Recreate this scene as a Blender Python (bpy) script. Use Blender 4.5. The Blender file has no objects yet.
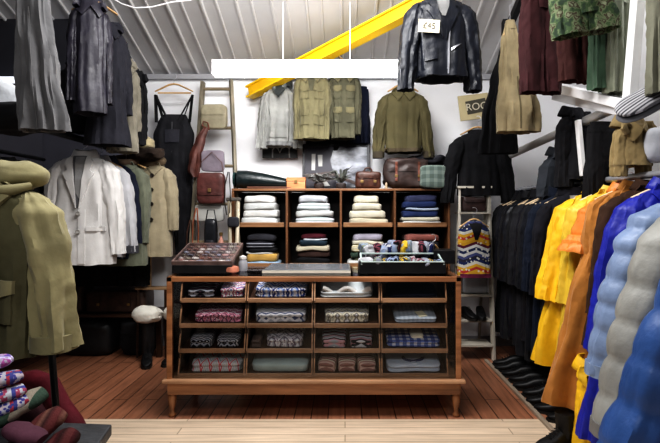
import bpy, bmesh, math, random
from mathutils import Vector, Matrix, noise
from mathutils.bvhtree import BVHTree
from mathutils.geometry import delaunay_2d_cdt
PI = math.pi
SC = bpy.context.scene
COL = SC.collection
F, VX, VY, CH = 513.0, 345.0, 212.0, 1.39
def P(px, py, d):
    """place where the photograph shows it, at a known distance d (metres) into the shop"""
    return Vector(((px - VX) * d / F, d, CH + (VY - py) * d / F))

# ------------------------------------------------------------------ materials
def new_mat(name):
    m = bpy.data.materials.new(name); m.use_nodes = True
    nt = m.node_tree; b = nt.nodes['Principled BSDF']
    return m, nt, b
def N(nt, t, **kw):
    n = nt.nodes.new(t)
    for k, v in kw.items(): setattr(n, k, v)
    return n
def math_n(nt, op, a, b=None, c=None):
    n = N(nt, 'ShaderNodeMath', operation=op)
    for i, v in enumerate((a, b, c)):
        if v is None: continue
        if isinstance(v, (int, float)): n.inputs[i].default_value = v
        else: nt.links.new(v, n.inputs[i])
    return n.outputs[0]
def bump(nt, b, scale=80, strength=.25, detail=3, dist=.002, stretch=None):
    tc = N(nt, 'ShaderNodeTexCoord'); nz = N(nt, 'ShaderNodeTexNoise')
    nz.inputs['Scale'].default_value = scale; nz.inputs['Detail'].default_value = detail
    if stretch:
        mp = N(nt, 'ShaderNodeMapping'); mp.inputs['Scale'].default_value = stretch
        nt.links.new(tc.outputs['Object'], mp.inputs[0]); nt.links.new(mp.outputs[0], nz.inputs['Vector'])
    else: nt.links.new(tc.outputs['Object'], nz.inputs['Vector'])
    bp = N(nt, 'ShaderNodeBump'); bp.inputs['Strength'].default_value = strength; bp.inputs['Distance'].default_value = dist
    nt.links.new(nz.outputs['Fac'], bp.inputs['Height']); nt.links.new(bp.outputs[0], b.inputs['Normal'])
def noisy_col(nt, b, c, var=.25, scale=6, detail=4, stretch=(1, 1, 1), c2=None):
    tc = N(nt, 'ShaderNodeTexCoord'); mp = N(nt, 'ShaderNodeMapping'); mp.inputs['Scale'].default_value = stretch
    nz = N(nt, 'ShaderNodeTexNoise'); nz.inputs['Scale'].default_value = scale; nz.inputs['Detail'].default_value = detail
    cr = N(nt, 'ShaderNodeValToRGB')
    lo = [max(0, x * (1 - var)) for x in c]; hi = [min(1, x * (1 + var)) for x in (c2 or c)]
    cr.color_ramp.elements[0].position = .3; cr.color_ramp.elements[1].position = .7
    cr.color_ramp.elements[0].color = (*lo, 1); cr.color_ramp.elements[1].color = (*hi, 1)
    nt.links.new(tc.outputs['Object'], mp.inputs[0]); nt.links.new(mp.outputs[0], nz.inputs['Vector'])
    nt.links.new(nz.outputs['Fac'], cr.inputs[0]); nt.links.new(cr.outputs[0], b.inputs['Base Color'])
    return cr
_mc = {}
def fabric(c, var=.18, rough=.85, bs=17, bst=.55, sheen=.15, scale=7):
    k = ('f', c, var, rough, bs, bst, scale)
    if k in _mc: return _mc[k]
    m, nt, b = new_mat('fabric'); noisy_col(nt, b, c, var, scale)
    b.inputs['Roughness'].default_value = rough; b.inputs['Sheen Weight'].default_value = sheen if sum(c) > .3 else .02
    b.inputs['Specular IOR Level'].default_value = .25
    bump(nt, b, bs, bst, 8, .012 if bs < 30 else .004); _mc[k] = m; return m
def leather(c, rough=.35, var=.35, bst=.45, scale=14):
    k = ('l', c, rough, var)
    if k in _mc: return _mc[k]
    m, nt, b = new_mat('leather'); noisy_col(nt, b, c, var, scale)
    b.inputs['Roughness'].default_value = rough; bump(nt, b, 22, bst, 6, .008); _mc[k] = m; return m
def nylon(c, rough=.45):
    k = ('n', c, rough)
    if k in _mc: return _mc[k]
    m, nt, b = new_mat('nylon'); noisy_col(nt, b, c, .12, 5)
    b.inputs['Roughness'].default_value = rough; bump(nt, b, 16, .5, 5, .012); _mc[k] = m; return m
def plain(c, rough=.5, metal=0, name='paint'):
    k = ('p', c, rough, metal)
    if k in _mc: return _mc[k]
    m, nt, b = new_mat(name); noisy_col(nt, b, c, .06, 9)
    b.inputs['Roughness'].default_value = rough; b.inputs['Metallic'].default_value = metal; _mc[k] = m; return m
def wood(c, c2=None, rough=.4, axis=0, scale=9, var=.3):
    k = ('w', c, c2, rough, axis, scale)
    if k in _mc: return _mc[k]
    st = [9, 9, 9]; st[axis] = .8
    m, nt, b = new_mat('wood'); noisy_col(nt, b, c, var, scale * .3, 8, st, c2)
    b.inputs['Roughness'].default_value = rough; bump(nt, b, 5, .2, 8, .003, st); _mc[k] = m; return m
def emit(c, s):
    m, nt, b = new_mat('lamp'); b.inputs['Emission Color'].default_value = (*c, 1); b.inputs['Emission Strength'].default_value = s
    b.inputs['Base Color'].default_value = (*c, 1); return m
def bands(cols, period=.08, zig=.0, zf=20, ax=2, ax2=0, rough=.9, smooth=False, mix2=None, rot=None):
    """knitted bands: constant colour bands repeating along one axis, zigzagged along the other"""
    k = ('b', tuple(cols), period, zig, zf, ax, ax2, smooth, mix2)
    if k in _mc: return _mc[k]
    m, nt, b = new_mat('knit')
    tc = N(nt, 'ShaderNodeTexCoord'); sx = N(nt, 'ShaderNodeSeparateXYZ')
    nt.links.new(tc.outputs['Object'], sx.inputs[0])
    v = math_n(nt, 'DIVIDE', sx.outputs[ax], period)
    if zig:
        t = math_n(nt, 'PINGPONG', math_n(nt, 'MULTIPLY', sx.outputs[ax2], zf), 1.0)
        v = math_n(nt, 'ADD', v, math_n(nt, 'MULTIPLY', t, zig))
    fr = math_n(nt, 'FRACT', v)
    cr = N(nt, 'ShaderNodeValToRGB'); r = cr.color_ramp; r.interpolation = 'LINEAR' if smooth else 'CONSTANT'
    n = len(cols)
    r.elements[0].position = 0; r.elements[0].color = (*cols[0], 1)
    r.elements[1].position = 1 / n; r.elements[1].color = (*cols[1 % n], 1)
    for i in range(2, n):
        e = r.elements.new(i / n); e.color = (*cols[i], 1)
    nt.links.new(fr, cr.inputs[0]); out = cr.outputs[0]
    if mix2:     # small motifs knitted in over the bands
        ck = N(nt, 'ShaderNodeTexVoronoi'); ck.inputs['Scale'].default_value = mix2[0]
        nt.links.new(tc.outputs['Object'], ck.inputs['Vector'])
        g = math_n(nt, 'LESS_THAN', ck.outputs['Distance'], mix2[1])
        mx = N(nt, 'ShaderNodeMix', data_type='RGBA'); nt.links.new(g, mx.inputs[0]); nt.links.new(out, mx.inputs[6])
        mx.inputs[7].default_value = (*mix2[2], 1); out = mx.outputs[2]
    nt.links.new(out, b.inputs['Base Color']); b.inputs['Roughness'].default_value = rough
    b.inputs['Specular IOR Level'].default_value = .2
    bump(nt, b, 120, .5, 2, .004); _mc[k] = m; return m
def plaid(c, c2, c3, s=.09):
    k = ('pl', c, c2, c3, s)
    if k in _mc: return _mc[k]
    m, nt, b = new_mat('plaid'); tc = N(nt, 'ShaderNodeTexCoord'); sx = N(nt, 'ShaderNodeSeparateXYZ')
    nt.links.new(tc.outputs['Object'], sx.inputs[0])
    diag = math_n(nt, 'ADD', sx.outputs[1], sx.outputs[2])
    a = math_n(nt, 'LESS_THAN', math_n(nt, 'FRACT', math_n(nt, 'DIVIDE', sx.outputs[0], s)), .45)
    bb = math_n(nt, 'LESS_THAN', math_n(nt, 'FRACT', math_n(nt, 'DIVIDE', diag, s)), .45)
    sm = math_n(nt, 'MULTIPLY', math_n(nt, 'ADD', a, bb), .5)
    cr = N(nt, 'ShaderNodeValToRGB'); cr.color_ramp.interpolation = 'CONSTANT'
    cr.color_ramp.elements[0].color = (*c, 1); cr.color_ramp.elements[1].position = .8; cr.color_ramp.elements[1].color = (*c3, 1)
    e = cr.color_ramp.elements.new(.3); e.color = (*c2, 1)
    nt.links.new(sm, cr.inputs[0]); nt.links.new(cr.outputs[0], b.inputs['Base Color']); b.inputs['Roughness'].default_value = .9
    bump(nt, b, 110, .4, 2, .003); _mc[k] = m; return m
def camo():
    m, nt, b = new_mat('camouflage'); cr = noisy_col(nt, b, (.1, .16, .06), 0, 22, 3)
    r = cr.color_ramp; r.interpolation = 'CONSTANT'
    r.elements[0].position = 0; r.elements[0].color = (.03, .05, .03, 1); r.elements[1].position = .42; r.elements[1].color = (.055, .09, .04, 1)
    e = r.elements.new(.5); e.color = (.13, .16, .09, 1); e = r.elements.new(.56); e.color = (.06, .045, .03, 1); e = r.elements.new(.62); e.color = (.18, .2, .13, 1)
    b.inputs['Roughness'].default_value = .9; return m
def glass_mat(tint=(1, 1, 1), gl=.12):
    m = bpy.data.materials.new('glass'); m.use_nodes = True; nt = m.node_tree; nt.nodes.clear()
    o = N(nt, 'ShaderNodeOutputMaterial'); tr = N(nt, 'ShaderNodeBsdfTransparent'); tr.inputs[0].default_value = (*tint, 1)
    g = N(nt, 'ShaderNodeBsdfGlossy'); g.inputs['Roughness'].default_value = .03
    fr = N(nt, 'ShaderNodeFresnel'); fr.inputs[0].default_value = 1.35
    mx = N(nt, 'ShaderNodeMixShader'); nt.links.new(math_n(nt, 'MULTIPLY', fr.outputs[0], gl * 8), mx.inputs[0])
    nt.links.new(tr.outputs[0], mx.inputs[1]); nt.links.new(g.outputs[0], mx.inputs[2]); nt.links.new(mx.outputs[0], o.inputs[0])
    return m
def plank_mat(c1, c2, gap, w, ln, rough, along_y=True, var=.35):
    m, nt, b = new_mat('floor_boards'); tc = N(nt, 'ShaderNodeTexCoord'); mp = N(nt, 'ShaderNodeMapping')
    if along_y: mp.inputs['Rotation'].default_value = (0, 0, PI / 2)
    nt.links.new(tc.outputs['Object'], mp.inputs[0])
    br = N(nt, 'ShaderNodeTexBrick'); br.inputs['Scale'].default_value = 1; br.inputs['Brick Width'].default_value = ln
    br.inputs['Row Height'].default_value = w; br.inputs['Mortar Size'].default_value = .004; br.inputs['Mortar Smooth'].default_value = .3
    br.inputs['Color1'].default_value = (*c1, 1); br.inputs['Color2'].default_value = (*c2, 1); br.inputs['Mortar'].default_value = (*gap, 1)
    nt.links.new(mp.outputs[0], br.inputs[0])
    mp2 = N(nt, 'ShaderNodeMapping'); mp2.inputs['Scale'].default_value = (.8, 9, 1)
    nt.links.new(mp.outputs[0], mp2.inputs[0]); nz = N(nt, 'ShaderNodeTexNoise'); nz.inputs['Scale'].default_value = 4; nz.inputs['Detail'].default_value = 8
    nt.links.new(mp2.outputs[0], nz.inputs['Vector'])
    nz2 = N(nt, 'ShaderNodeTexNoise'); nz2.inputs['Scale'].default_value = 1.3; nt.links.new(tc.outputs['Object'], nz2.inputs['Vector'])
    f = math_n(nt, 'ADD', math_n(nt, 'MULTIPLY', nz.outputs['Fac'], var * 2), math_n(nt, 'MULTIPLY', nz2.outputs['Fac'], var * 1.4))
    f = math_n(nt, 'ADD', f, 1 - var * 1.7)
    vm = N(nt, 'ShaderNodeVectorMath', operation='SCALE'); nt.links.new(br.outputs['Color'], vm.inputs[0]); nt.links.new(f, vm.inputs['Scale'])
    nt.links.new(vm.outputs[0], b.inputs['Base Color']); b.inputs['Roughness'].default_value = rough
    bp = N(nt, 'ShaderNodeBump'); bp.inputs['Strength'].default_value = .5; bp.inputs['Distance'].default_value = .004
    nt.links.new(math_n(nt, 'SUBTRACT', nz.outputs['Fac'], br.outputs['Fac']), bp.inputs['Height']); nt.links.new(bp.outputs[0], b.inputs['Normal'])
    return m

BLACK = fabric((.012, .012, .014), .3); BLACK2 = fabric((.013, .013, .016), .3); CHAR = fabric((.035, .035, .042), .25)
NAVY = fabric((.012, .015, .032), .3)
STEEL = plain((.55, .56, .6), .35, .6, 'steel'); DMETAL = plain((.02, .02, .022), .35, .5, 'dark_metal')
HWOOD = wood((.55, .36, .18), rough=.45, axis=0); BRASS = plain((.32, .22, .10), .4, .8, 'brass')
WHITEP = plain((.82, .82, .83), .4)

# ------------------------------------------------------------------ mesh builders
def BM(): return bmesh.new()
def box(bm, c, s, rot=None, M=None):
    vs = []
    for dx in (-.5, .5):
        for dy in (-.5, .5):
            for dz in (-.5, .5):
                v = Vector((dx * s[0], dy * s[1], dz * s[2]))
                if rot: v = Matrix.Rotation(rot[2], 3, 'Z') @ Matrix.Rotation(rot[1], 3, 'Y') @ Matrix.Rotation(rot[0], 3, 'X') @ v
                v += Vector(c)
                if M: v = M @ v
                vs.append(bm.verts.new(v))
    for q in ((0, 1, 3, 2), (4, 6, 7, 5), (0, 4, 5, 1), (2, 3, 7, 6), (0, 2, 6, 4), (1, 5, 7, 3)):
        bm.faces.new([vs[i] for i in q])
def rings(bm, R, cap0=True, cap1=True):
    """skin a list of closed rings of points"""
    V = [[bm.verts.new(p) for p in r] for r in R]; n = len(V[0])
    for i in range(len(V) - 1):
        for j in range(n):
            bm.faces.new((V[i][j], V[i][(j + 1) % n], V[i + 1][(j + 1) % n], V[i + 1][j]))
    if cap0: bm.faces.new(V[0][::-1])
    if cap1: bm.faces.new(V[-1])
    return V
def bar(bm, p0, p1, w, h=None):
    p0, p1 = Vector(p0), Vector(p1); d = (p1 - p0); q = d.to_track_quat('Z', 'Y'); h = h or w
    R = [[p + q @ Vector((a * w / 2, b * h / 2, 0)) for a, b in ((-1, -1), (1, -1), (1, 1), (-1, 1))] for p in (p0, p1)]
    rings(bm, R)
def tube(bm, pts, r, seg=10, flat=1.0):
    pts = [Vector(p) for p in pts]; R = []
    if isinstance(r, (int, float)): r = [r] * len(pts)
    up = Vector((0, 0, 1)); prev = None
    for i, p in enumerate(pts):
        t = (pts[min(i + 1, len(pts) - 1)] - pts[max(i - 1, 0)]).normalized()
        if prev is None:
            a = t.cross(up)
            if a.length < .1: a = t.cross(Vector((0, 1, 0)))
        else: a = prev - t * prev.dot(t)
        a.normalize(); prev = a; b = t.cross(a)
        R.append([p + a * math.cos(2 * PI * k / seg) * r[i] + b * math.sin(2 * PI * k / seg) * r[i] * flat for k in range(seg)])
    rings(bm, R)
def lathe(bm, prof, c=(0, 0, 0), seg=20, sy=1.0):
    c = Vector(c)
    rings(bm, [[c + Vector((r * math.cos(2 * PI * k / seg), r * sy * math.sin(2 * PI * k / seg), z)) for k in range(seg)] for r, z in prof])
def sgnp(v, e): return math.copysign(abs(v) ** e, v)
def blob(bm, c, s, e=.5, nu=28, nv=16, amp=0, fr=8, seed=0, M=None, fn=None):
    """rounded block; e near 1 is an ellipsoid, near .2 a cushion box"""
    R = []
    for i in range(nv + 1):
        ph = -PI / 2 + PI * (i + .001) / (nv + .002)
        r = []
        for j in range(nu):
            th = 2 * PI * j / nu
            v = Vector((sgnp(math.cos(ph), e) * sgnp(math.cos(th), e) * s[0] / 2, sgnp(math.cos(ph), e) * sgnp(math.sin(th), e) * s[1] / 2, sgnp(math.sin(ph), e) * s[2] / 2))
            if fn: v = fn(v)
            if amp: v += noise.noise_vector(Vector((v.x * fr + seed, v.y * fr, v.z * fr * 2))) * amp
            v += Vector(c)
            r.append(M @ v if M else v)
        R.append(r)
    rings(bm, R)
def prism(bm, poly, y0, y1, M=None):
    """polygon in XZ, pushed from y0 to y1"""
    A = [Vector((x, y0, z)) for x, z in poly]; B = [Vector((x, y1, z)) for x, z in poly]
    if M: A = [M @ v for v in A]; B = [M @ v for v in B]
    rings(bm, [A, B])
def obj(name, bm, mat, parent=None, smooth=True, bevel=0, loc=None, rot=None):
    bmesh.ops.recalc_face_normals(bm, faces=bm.faces)
    me = bpy.data.meshes.new(name); bm.to_mesh(me); bm.free()
    o = bpy.data.objects.new(name, me); COL.objects.link(o); me.materials.append(mat)
    if smooth:
        for p in me.polygons: p.use_smooth = True
        try: me.set_sharp_from_angle(angle=math.radians(50))
        except Exception: pass
    if parent: o.parent = parent
    if loc is not None: o.location = loc
    if rot is not None: o.rotation_euler = rot
    if bevel:
        m = o.modifiers.new('bevel', 'BEVEL'); m.width = bevel; m.segments = 2; m.limit_method = 'ANGLE'
    return o
def tag(o, label, cat, group=None):
    o['label'] = label; o['category'] = cat
    if group: o['group'] = group
    return o
def thing(name, label, cat, loc=(0, 0, 0), rot=(0, 0, 0), group=None, sc=1.0):
    o = bpy.data.objects.new(name, None); COL.objects.link(o); o.location = loc; o.empty_display_size = .1
    o.rotation_euler = rot if not isinstance(rot, (int, float)) else (0, 0, rot)
    o.scale = (sc, sc, sc)
    return tag(o, label, cat, group)
def struct(name, bm, mat, smooth=False, bevel=0):
    o = obj(name, bm, mat, None, smooth, bevel); o['kind'] = 'structure'; return o
def dup(root, loc, rot, label=None, group=None, sc=None):
    r = root.copy(); COL.objects.link(r); r.location = loc; r.rotation_euler = rot if not isinstance(rot, (int, float)) else (0, 0, rot)
    if sc: r.scale = (sc, sc, sc)
    if label: r['label'] = label
    if group: r['group'] = group
    for ch in list(root.children):
        c = ch.copy(); COL.objects.link(c); c.parent = r
        for g in ch.children:
            d = g.copy(); COL.objects.link(d); d.parent = c
    return r

# ------------------------------------------------------------------ cloth
def lerpkeys(keys, t):
    for i in range(len(keys) - 1):
        a, b = keys[i], keys[i + 1]
        if t <= b[0] or i == len(keys) - 2:
            u = min(1, max(0, (t - a[0]) / (b[0] - a[0]))); u = u * u * (3 - 2 * u) if i else u
            return [a[k] + (b[k] - a[k]) * u for k in range(1, len(a))]
def cloth_tube(bm, keys, n=44, seg=56, fold=.01, seed=0, quilt=0, qa=.1, ex=.8, ff=9, zf=2.2, cre=0, bottom=True):
    """keys: (drop, cx, cy, half width, half depth); horizontal sections stacked downward, with vertical folds"""
    R = []; z0, z1 = keys[0][0], keys[-1][0]
    for i in range(n + 1):
        t = z0 + (z1 - z0) * i / n
        cx, cy, a, b = lerpkeys(keys, t); u = (t - z0) / (z1 - z0)
        q = 1
        if quilt: q = 1 + qa * (abs(math.sin(PI * (t + .3 * noise.noise(Vector((seed, t, 3)))*quilt) / quilt)) ** .55 - .55)
        r = []
        for j in range(seg):
            th = 2 * PI * j / seg; c, s = sgnp(math.cos(th), ex), sgnp(math.sin(th), ex)
            nx, ny = math.cos(th), math.sin(th)
            w = fold * (.35 + u) * noise.noise(Vector((nx * ff * .35 + seed * 7.3, ny * ff * .35, t * zf)))* 1.9
            w += fold * .5 * noise.noise(Vector((nx * ff + seed, ny * ff, t * zf * 2.5)))
            if cre: w += cre * noise.noise(Vector((nx * 1.5 + seed, ny * 1.5, t * 26 + nx * 3)))
            r.append(Vector((cx + (a * q + w) * c, cy + (b * q + w) * s, -t + (fold * .6 * noise.noise(Vector((nx * 2, ny * 2, seed))) if i == n else 0))))
        R.append(r)
    if bottom:     # turn the hem inside
        last = R[-1]; c = sum(last, Vector()) / len(last)
        R.append([c + (p - c) * .88 + Vector((0, 0, .004)) for p in last]); R.append([c + (p - c) * .8 + Vector((0, 0, .07)) for p in last])
    rings(bm, R)
def patch(bvh, poly, off=.006, th=.006, res=.018, side=-1):
    """a cloth piece cut to a polygon in (x, z), laid on the front (or back) of a garment"""
    bd = []
    for i, p in enumerate(poly):
        q = poly[(i + 1) % len(poly)]; n = max(1, int(math.dist(p, q) / res))
        for k in range(n): bd.append((p[0] + (q[0] - p[0]) * k / n, p[1] + (q[1] - p[1]) * k / n))
    def inside(x, z):
        r = False
        for i in range(len(bd)):
            x1, z1 = bd[i]; x2, z2 = bd[i - 1]
            if (z1 > z) != (z2 > z) and x < (x2 - x1) * (z - z1) / (z2 - z1) + x1: r = not r
        return r
    xs = [p[0] for p in poly]; zs = [p[1] for p in poly]; inn = []
    x = min(xs) + res * .6
    while x < max(xs):
        z = min(zs) + res * .6
        while z < max(zs):
            if inside(x, z) and min(math.dist((x, z), b) for b in bd) > res * .5: inn.append((x, z))
            z += res
        x += res
    pts = [Vector(p) for p in bd + inn]; nb = len(bd)
    vo, eo, fo, *_ = delaunay_2d_cdt(pts, [], [list(range(nb))], 1, 1e-6)
    bm = BM(); fr = []; bk = []
    for v in vo:
        o = Vector((v[0], 3 * side, v[1])); h = bvh.ray_cast(o, Vector((0, -side, 0)))
        if h[0] is None: h = bvh.find_nearest(Vector((v[0], .08 * side, v[1])))
        y = h[0].y
        fr.append(bm.verts.new((v[0], y + side * (off + th), v[1]))); bk.append(bm.verts.new((v[0], y + side * (off - .012), v[1])))
    cnt = {}
    for f in fo:
        try: bm.faces.new([fr[i] for i in f]); bm.faces.new([bk[i] for i in f][::-1])
        except ValueError: pass
        for i in range(len(f)):
            e = (f[i], f[(i + 1) % len(f)]); cnt[tuple(sorted(e))] = cnt.get(tuple(sorted(e)), 0) + 1
    for (a, b), c in cnt.items():
        if c == 1:
            try: bm.faces.new((fr[a], fr[b], bk[b], bk[a]))
            except ValueError: pass
    return bm
def rect(cx, cz, w, h): return [(cx - w / 2, cz - h / 2), (cx + w / 2, cz - h / 2), (cx + w / 2, cz + h / 2), (cx - w / 2, cz + h / 2)]
def mir(poly): return [(-x, z) for x, z in poly][::-1]

def hanger(loc, rz=0, label='', w=.42, rz_tilt=0, group=None, mat=None, hook=.11):
    t = thing('coat_hanger', label, 'hanger', loc, (0, rz_tilt, rz), group)
    b = BM(); pts = [(-w / 2, 0, -.075), (-w / 3, 0, -.045), (-w / 8, 0, -.008), (0, 0, 0), (w / 8, 0, -.008), (w / 3, 0, -.045), (w / 2, 0, -.075)]
    tube(b, pts, [.011, .014, .015, .015, .015, .014, .011], 10, .6); obj('shoulder_bar', b, mat or HWOOD, t)
    b = BM(); pp = [(0, 0, 0), (0, 0, hook * .45)] + [(.028 * math.sin(a), 0, hook * .45 + .028 - .028 * math.cos(a)) for a in [PI * k / 6 for k in range(0, 8)]]
    tube(b, pp, .003, 6); obj('hook', b, STEEL, t)
    return t

def jacket(name, label, cat, loc, rz=0, group=None, L=.7, sh=.2, ch=.23, hem=.24, dep=.1, slope=.06, sl=.6, so=.1, sfw=0, sr=(.075, .055),
           mat=BLACK, cmat=None, fold=.010, seed=0, collar='shirt', inner=None, vdepth=.3, pockets=(), flaps=(), buttons=(), bmat=None,
           quilt=0, qa=.12, sq=None, sleeves=2, belt=None, placket=None, tilt=0, neck=.075, hood=None, smat=None, fur=None, cuff=None, sc=1.0, sra=None, sla=None, extra=()):
    t = thing(name, label, cat, loc, (0, tilt, rz), group, sc); cmat = cmat or mat
    b = BM()
    keys = [(-.01, 0, 0, neck * .8, .045), (.012, 0, 0, neck, .055), (slope * .7, 0, 0, sh * .78, .07), (slope + .03, 0, 0, sh, .082), (.22, 0, 0, ch, dep), (L * .55 if L > .45 else .3, 0, 0, (ch + hem) / 2 - .005, dep), (L, 0, 0, hem, dep + .015)]
    if quilt: keys = [(k[0], k[1], k[2], k[3], k[4] * 1.25) for k in keys]
    cloth_tube(b, keys, n=60, seg=64, fold=fold, seed=seed, quilt=quilt, qa=qa, cre=.003)
    bmesh.ops.recalc_face_normals(b, faces=b.faces); bvh = BVHTree.FromBMesh(b)
    obj('torso', b, mat, t)
    for s in ([-1, 1] if sleeves == 2 else []):
        o_ = so if s < 0 else (sra if sra is not None else so)
        l_ = sl if s < 0 else (sla if sla is not None else sl)
        b = BM(); x0 = (sh - .035) * s
        k = [(slope - .012, x0 - .01 * s, 0, .02, .03), (slope + .012, x0, 0, .05, .06), (slope + .07, x0 + .02 * s, 0, sr[0], sr[0] * 1.05),
             (slope + .22, x0 + (.03 + o_ * .35) * s, -sfw * .3, sr[0], sr[0] * 1.05), (slope + l_ * .62, x0 + (.03 + o_ * .75) * s, -sfw * .7, sr[0] * .88, sr[0] * .95), (slope + l_, x0 + (.03 + o_) * s, -sfw, sr[1], sr[1] * 1.1)]
        cloth_tube(b, k, n=50, seg=40, fold=fold * .8, seed=seed + 3 * s, quilt=sq or quilt, qa=qa * 1.1, cre=.006 if not quilt else .003, ex=.95)
        so_ = obj('sleeve', b, smat or mat, t)
        if cuff:
            b = BM(); z = slope + l_; x = x0 + (.03 + o_) * s
            cloth_tube(b, [(z - .05, x, -sfw, sr[1] + .006, sr[1] * 1.1 + .006), (z + .012, x, -sfw, sr[1] + .004, sr[1] * 1.1 + .004)], n=6, seg=28, fold=.002, seed=seed); obj('cuff', b, cuff, so_)
    if inner:
        w = inner[1] if isinstance(inner, tuple) else .07; im = inner[0] if isinstance(inner, tuple) else inner
        zb = inner[2] if isinstance(inner, tuple) and len(inner) > 2 else -vdepth
        obj('lining', patch(bvh, [(-w, -.012), (w, -.012), (.012, zb), (-.012, zb)], .002, .002), im, t)
    if collar in ('lapel', 'shirt', 'stand', 'rib'):
        b = BM(); R = []
        prof = {'lapel': [(.05, .070), (.046, .084), (.0, .104), (-.030, .118)], 'shirt': [(.045, .068), (.045, .080), (.01, .10), (-.022, .115)],
                'stand': [(.07, .075), (.07, .092), (.02, .095), (-.01, .098)], 'rib': [(.02, .068), (.022, .084), (.0, .094), (-.015, .092)]}[collar]
        for z, r in prof:
            R.append([Vector((r * neck / .075 * math.cos(2 * PI * k / 36), .02 + r * .72 * math.sin(2 * PI * k / 36) , z + (.0 if math.sin(2 * PI * k / 36) > 0 else .022 * math.sin(2 * PI * k / 36)) )) for k in range(36)])
        V = rings(b, R, False, False); inn_ = [[v.co * 1 for v in V[0]]]
        obj('collar', b, cmat, t).modifiers.new('thick', 'SOLIDIFY').thickness = .006
    if collar == 'lapel':
        lp = [(.012, -vdepth), (.095, -vdepth * .48), (.12, -vdepth * .36), (.085, -vdepth * .30), (.105, -.07), (.075, -.012), (.055, -.012), (.03, -vdepth * .55)]
        for q in (lp, mir(lp)): obj('lapel', patch(bvh, q, .012, .006), cmat, t)
    if collar == 'shirt':
        cp = [(.0, -.05), (.055, -.125), (.115, -.055), (.095, .0), (.06, .0)]
        for q in (cp, mir(cp)): obj('collar_point', patch(bvh, q, .014, .006), cmat, t)
    if placket: obj('placket', patch(bvh, rect(placket[1] if isinstance(placket, tuple) else 0, -(vdepth if inner else .04) / 2 - L / 2, .05, L - (vdepth if inner else .04) - .02), .004, .003), placket[0] if isinstance(placket, tuple) else mat, t)
    for (x, z, w, h) in pockets:
        p = obj('pocket', patch(bvh, rect(x, z, w, h), .006, .005), mat, t)
        obj('pocket_flap', patch(bvh, [(x - w / 2 - .004, z + h / 2 + .008), (x - w / 2 - .004, z + h / 2 - .04), (x, z + h / 2 - .055), (x + w / 2 + .004, z + h / 2 - .04), (x + w / 2 + .004, z + h / 2 + .008)], .014, .005), cmat if cmat else mat, p)
    for (x, z, w, h) in flaps: obj('pocket_flap', patch(bvh, rect(x, z, w, h), .008, .006), mat, t)
    for (x, z) in buttons:
        h = bvh.ray_cast(Vector((x, -3, z)), Vector((0, 1, 0)))
        if h[0]:
            b = BM(); lathe(b, [(.004, -.004), (.018, -.004), (.019, .001), (.015, .006), (.008, .004)], seg=14)
            obj('button', b, bmat or CHAR, t, loc=h[0] + Vector((0, -.016, 0)), rot=(PI / 2, 0, 0))
    if belt:
        b = BM(); z = belt[1]; c = lerpkeys(keys, z)
        cloth_tube(b, [(z - .022, 0, 0, c[2] + .012, c[3] + .012), (z + .022, 0, 0, c[2] + .012, c[3] + .012)], n=4, seg=50, fold=.003, seed=seed, bottom=False); obj('belt', b, belt[0], t)
    if hood:
        b = BM(); hm, im = hood
        R = []
        for i in range(17):     # a cowl roll lying round the neck and dipping to a V in front
            pass
        pts = []; rad = []
        for k in range(33):
            a = -PI / 2 + 2 * PI * k / 32; fx = .088 * math.cos(a); fy = .075 * math.sin(a); fz = .035 + (.055 * math.sin(a) if math.sin(a) > 0 else .13 * math.sin(a) ** 3 * 1)
            pts.append((fx * (1 if math.sin(a) > -.3 else .8), fy - (.03 if math.sin(a) < -.5 else 0), fz)); rad.append(.034 + .014 * math.sin(a))
        tube(b, pts, rad, 14); blob(b, (0, .07, .05), (.24, .12, .2), .8, amp=.012, seed=seed); ho = obj('hood', b, hm, t)
        b = BM(); blob(b, (0, -.03, .055), (.14, .12, .12), .9, amp=.006, seed=seed); obj('hood_lining', b, im, ho)
    if fur:
        b = BM(); tube(b, [(.1 * math.cos(a), .015 + .08 * math.sin(a), .015 + .03 * math.sin(a)) for a in [2 * PI * k / 24 for k in range(25)]], .034, 12)
        obj('fur_collar', b, fur, t)
    for e in extra: obj(e[0], patch(bvh, e[1], e[3] if len(e) > 3 else .006, .005), e[2], t)
    return t

def trousers(name, label, loc, rz=0, group=None, L=1.0, w=.19, legw=.1, hemw=.085, dep=.05, gap=.01, mat=BLACK, seed=0, fold=.012, cat='trousers', spread=.0, band=None, rise=.26, tilt=0, shift=0, rx=0):
    t = thing(name, label, cat, loc, (rx, tilt, rz), group)
    b = BM(); cloth_tube(b, [(0, 0, 0, w * .94, dep * .8), (.05, 0, 0, w, dep), (rise * .8, 0, 0, w * 1.05, dep * 1.15), (rise + .02, 0, 0, w * .98, dep)], n=24, fold=fold * .6, seed=seed); obj('seat', b, mat, t)
    for s in (-1, 1):
        b = BM(); cloth_tube(b, [(rise - .08, s * w * .47, 0, w * .46, dep), (rise + .05, s * w * .5, 0, legw, dep), (L * .6, s * (w * .5 + spread * .5) + shift * .5, 0, (legw + hemw) / 2, dep), (L, s * (w * .5 + spread) + shift, 0, hemw, dep)], n=50, seg=40, fold=fold, seed=seed + s, cre=.004); obj('leg', b, mat, t)
    b = BM(); cloth_tube(b, [(-.005, 0, 0, w * .95, dep * .85), (.04, 0, 0, w * 1.01, dep * 1.03)], n=3, fold=.001, seed=seed); obj('waistband', b, band or mat, t)
    return t

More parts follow.
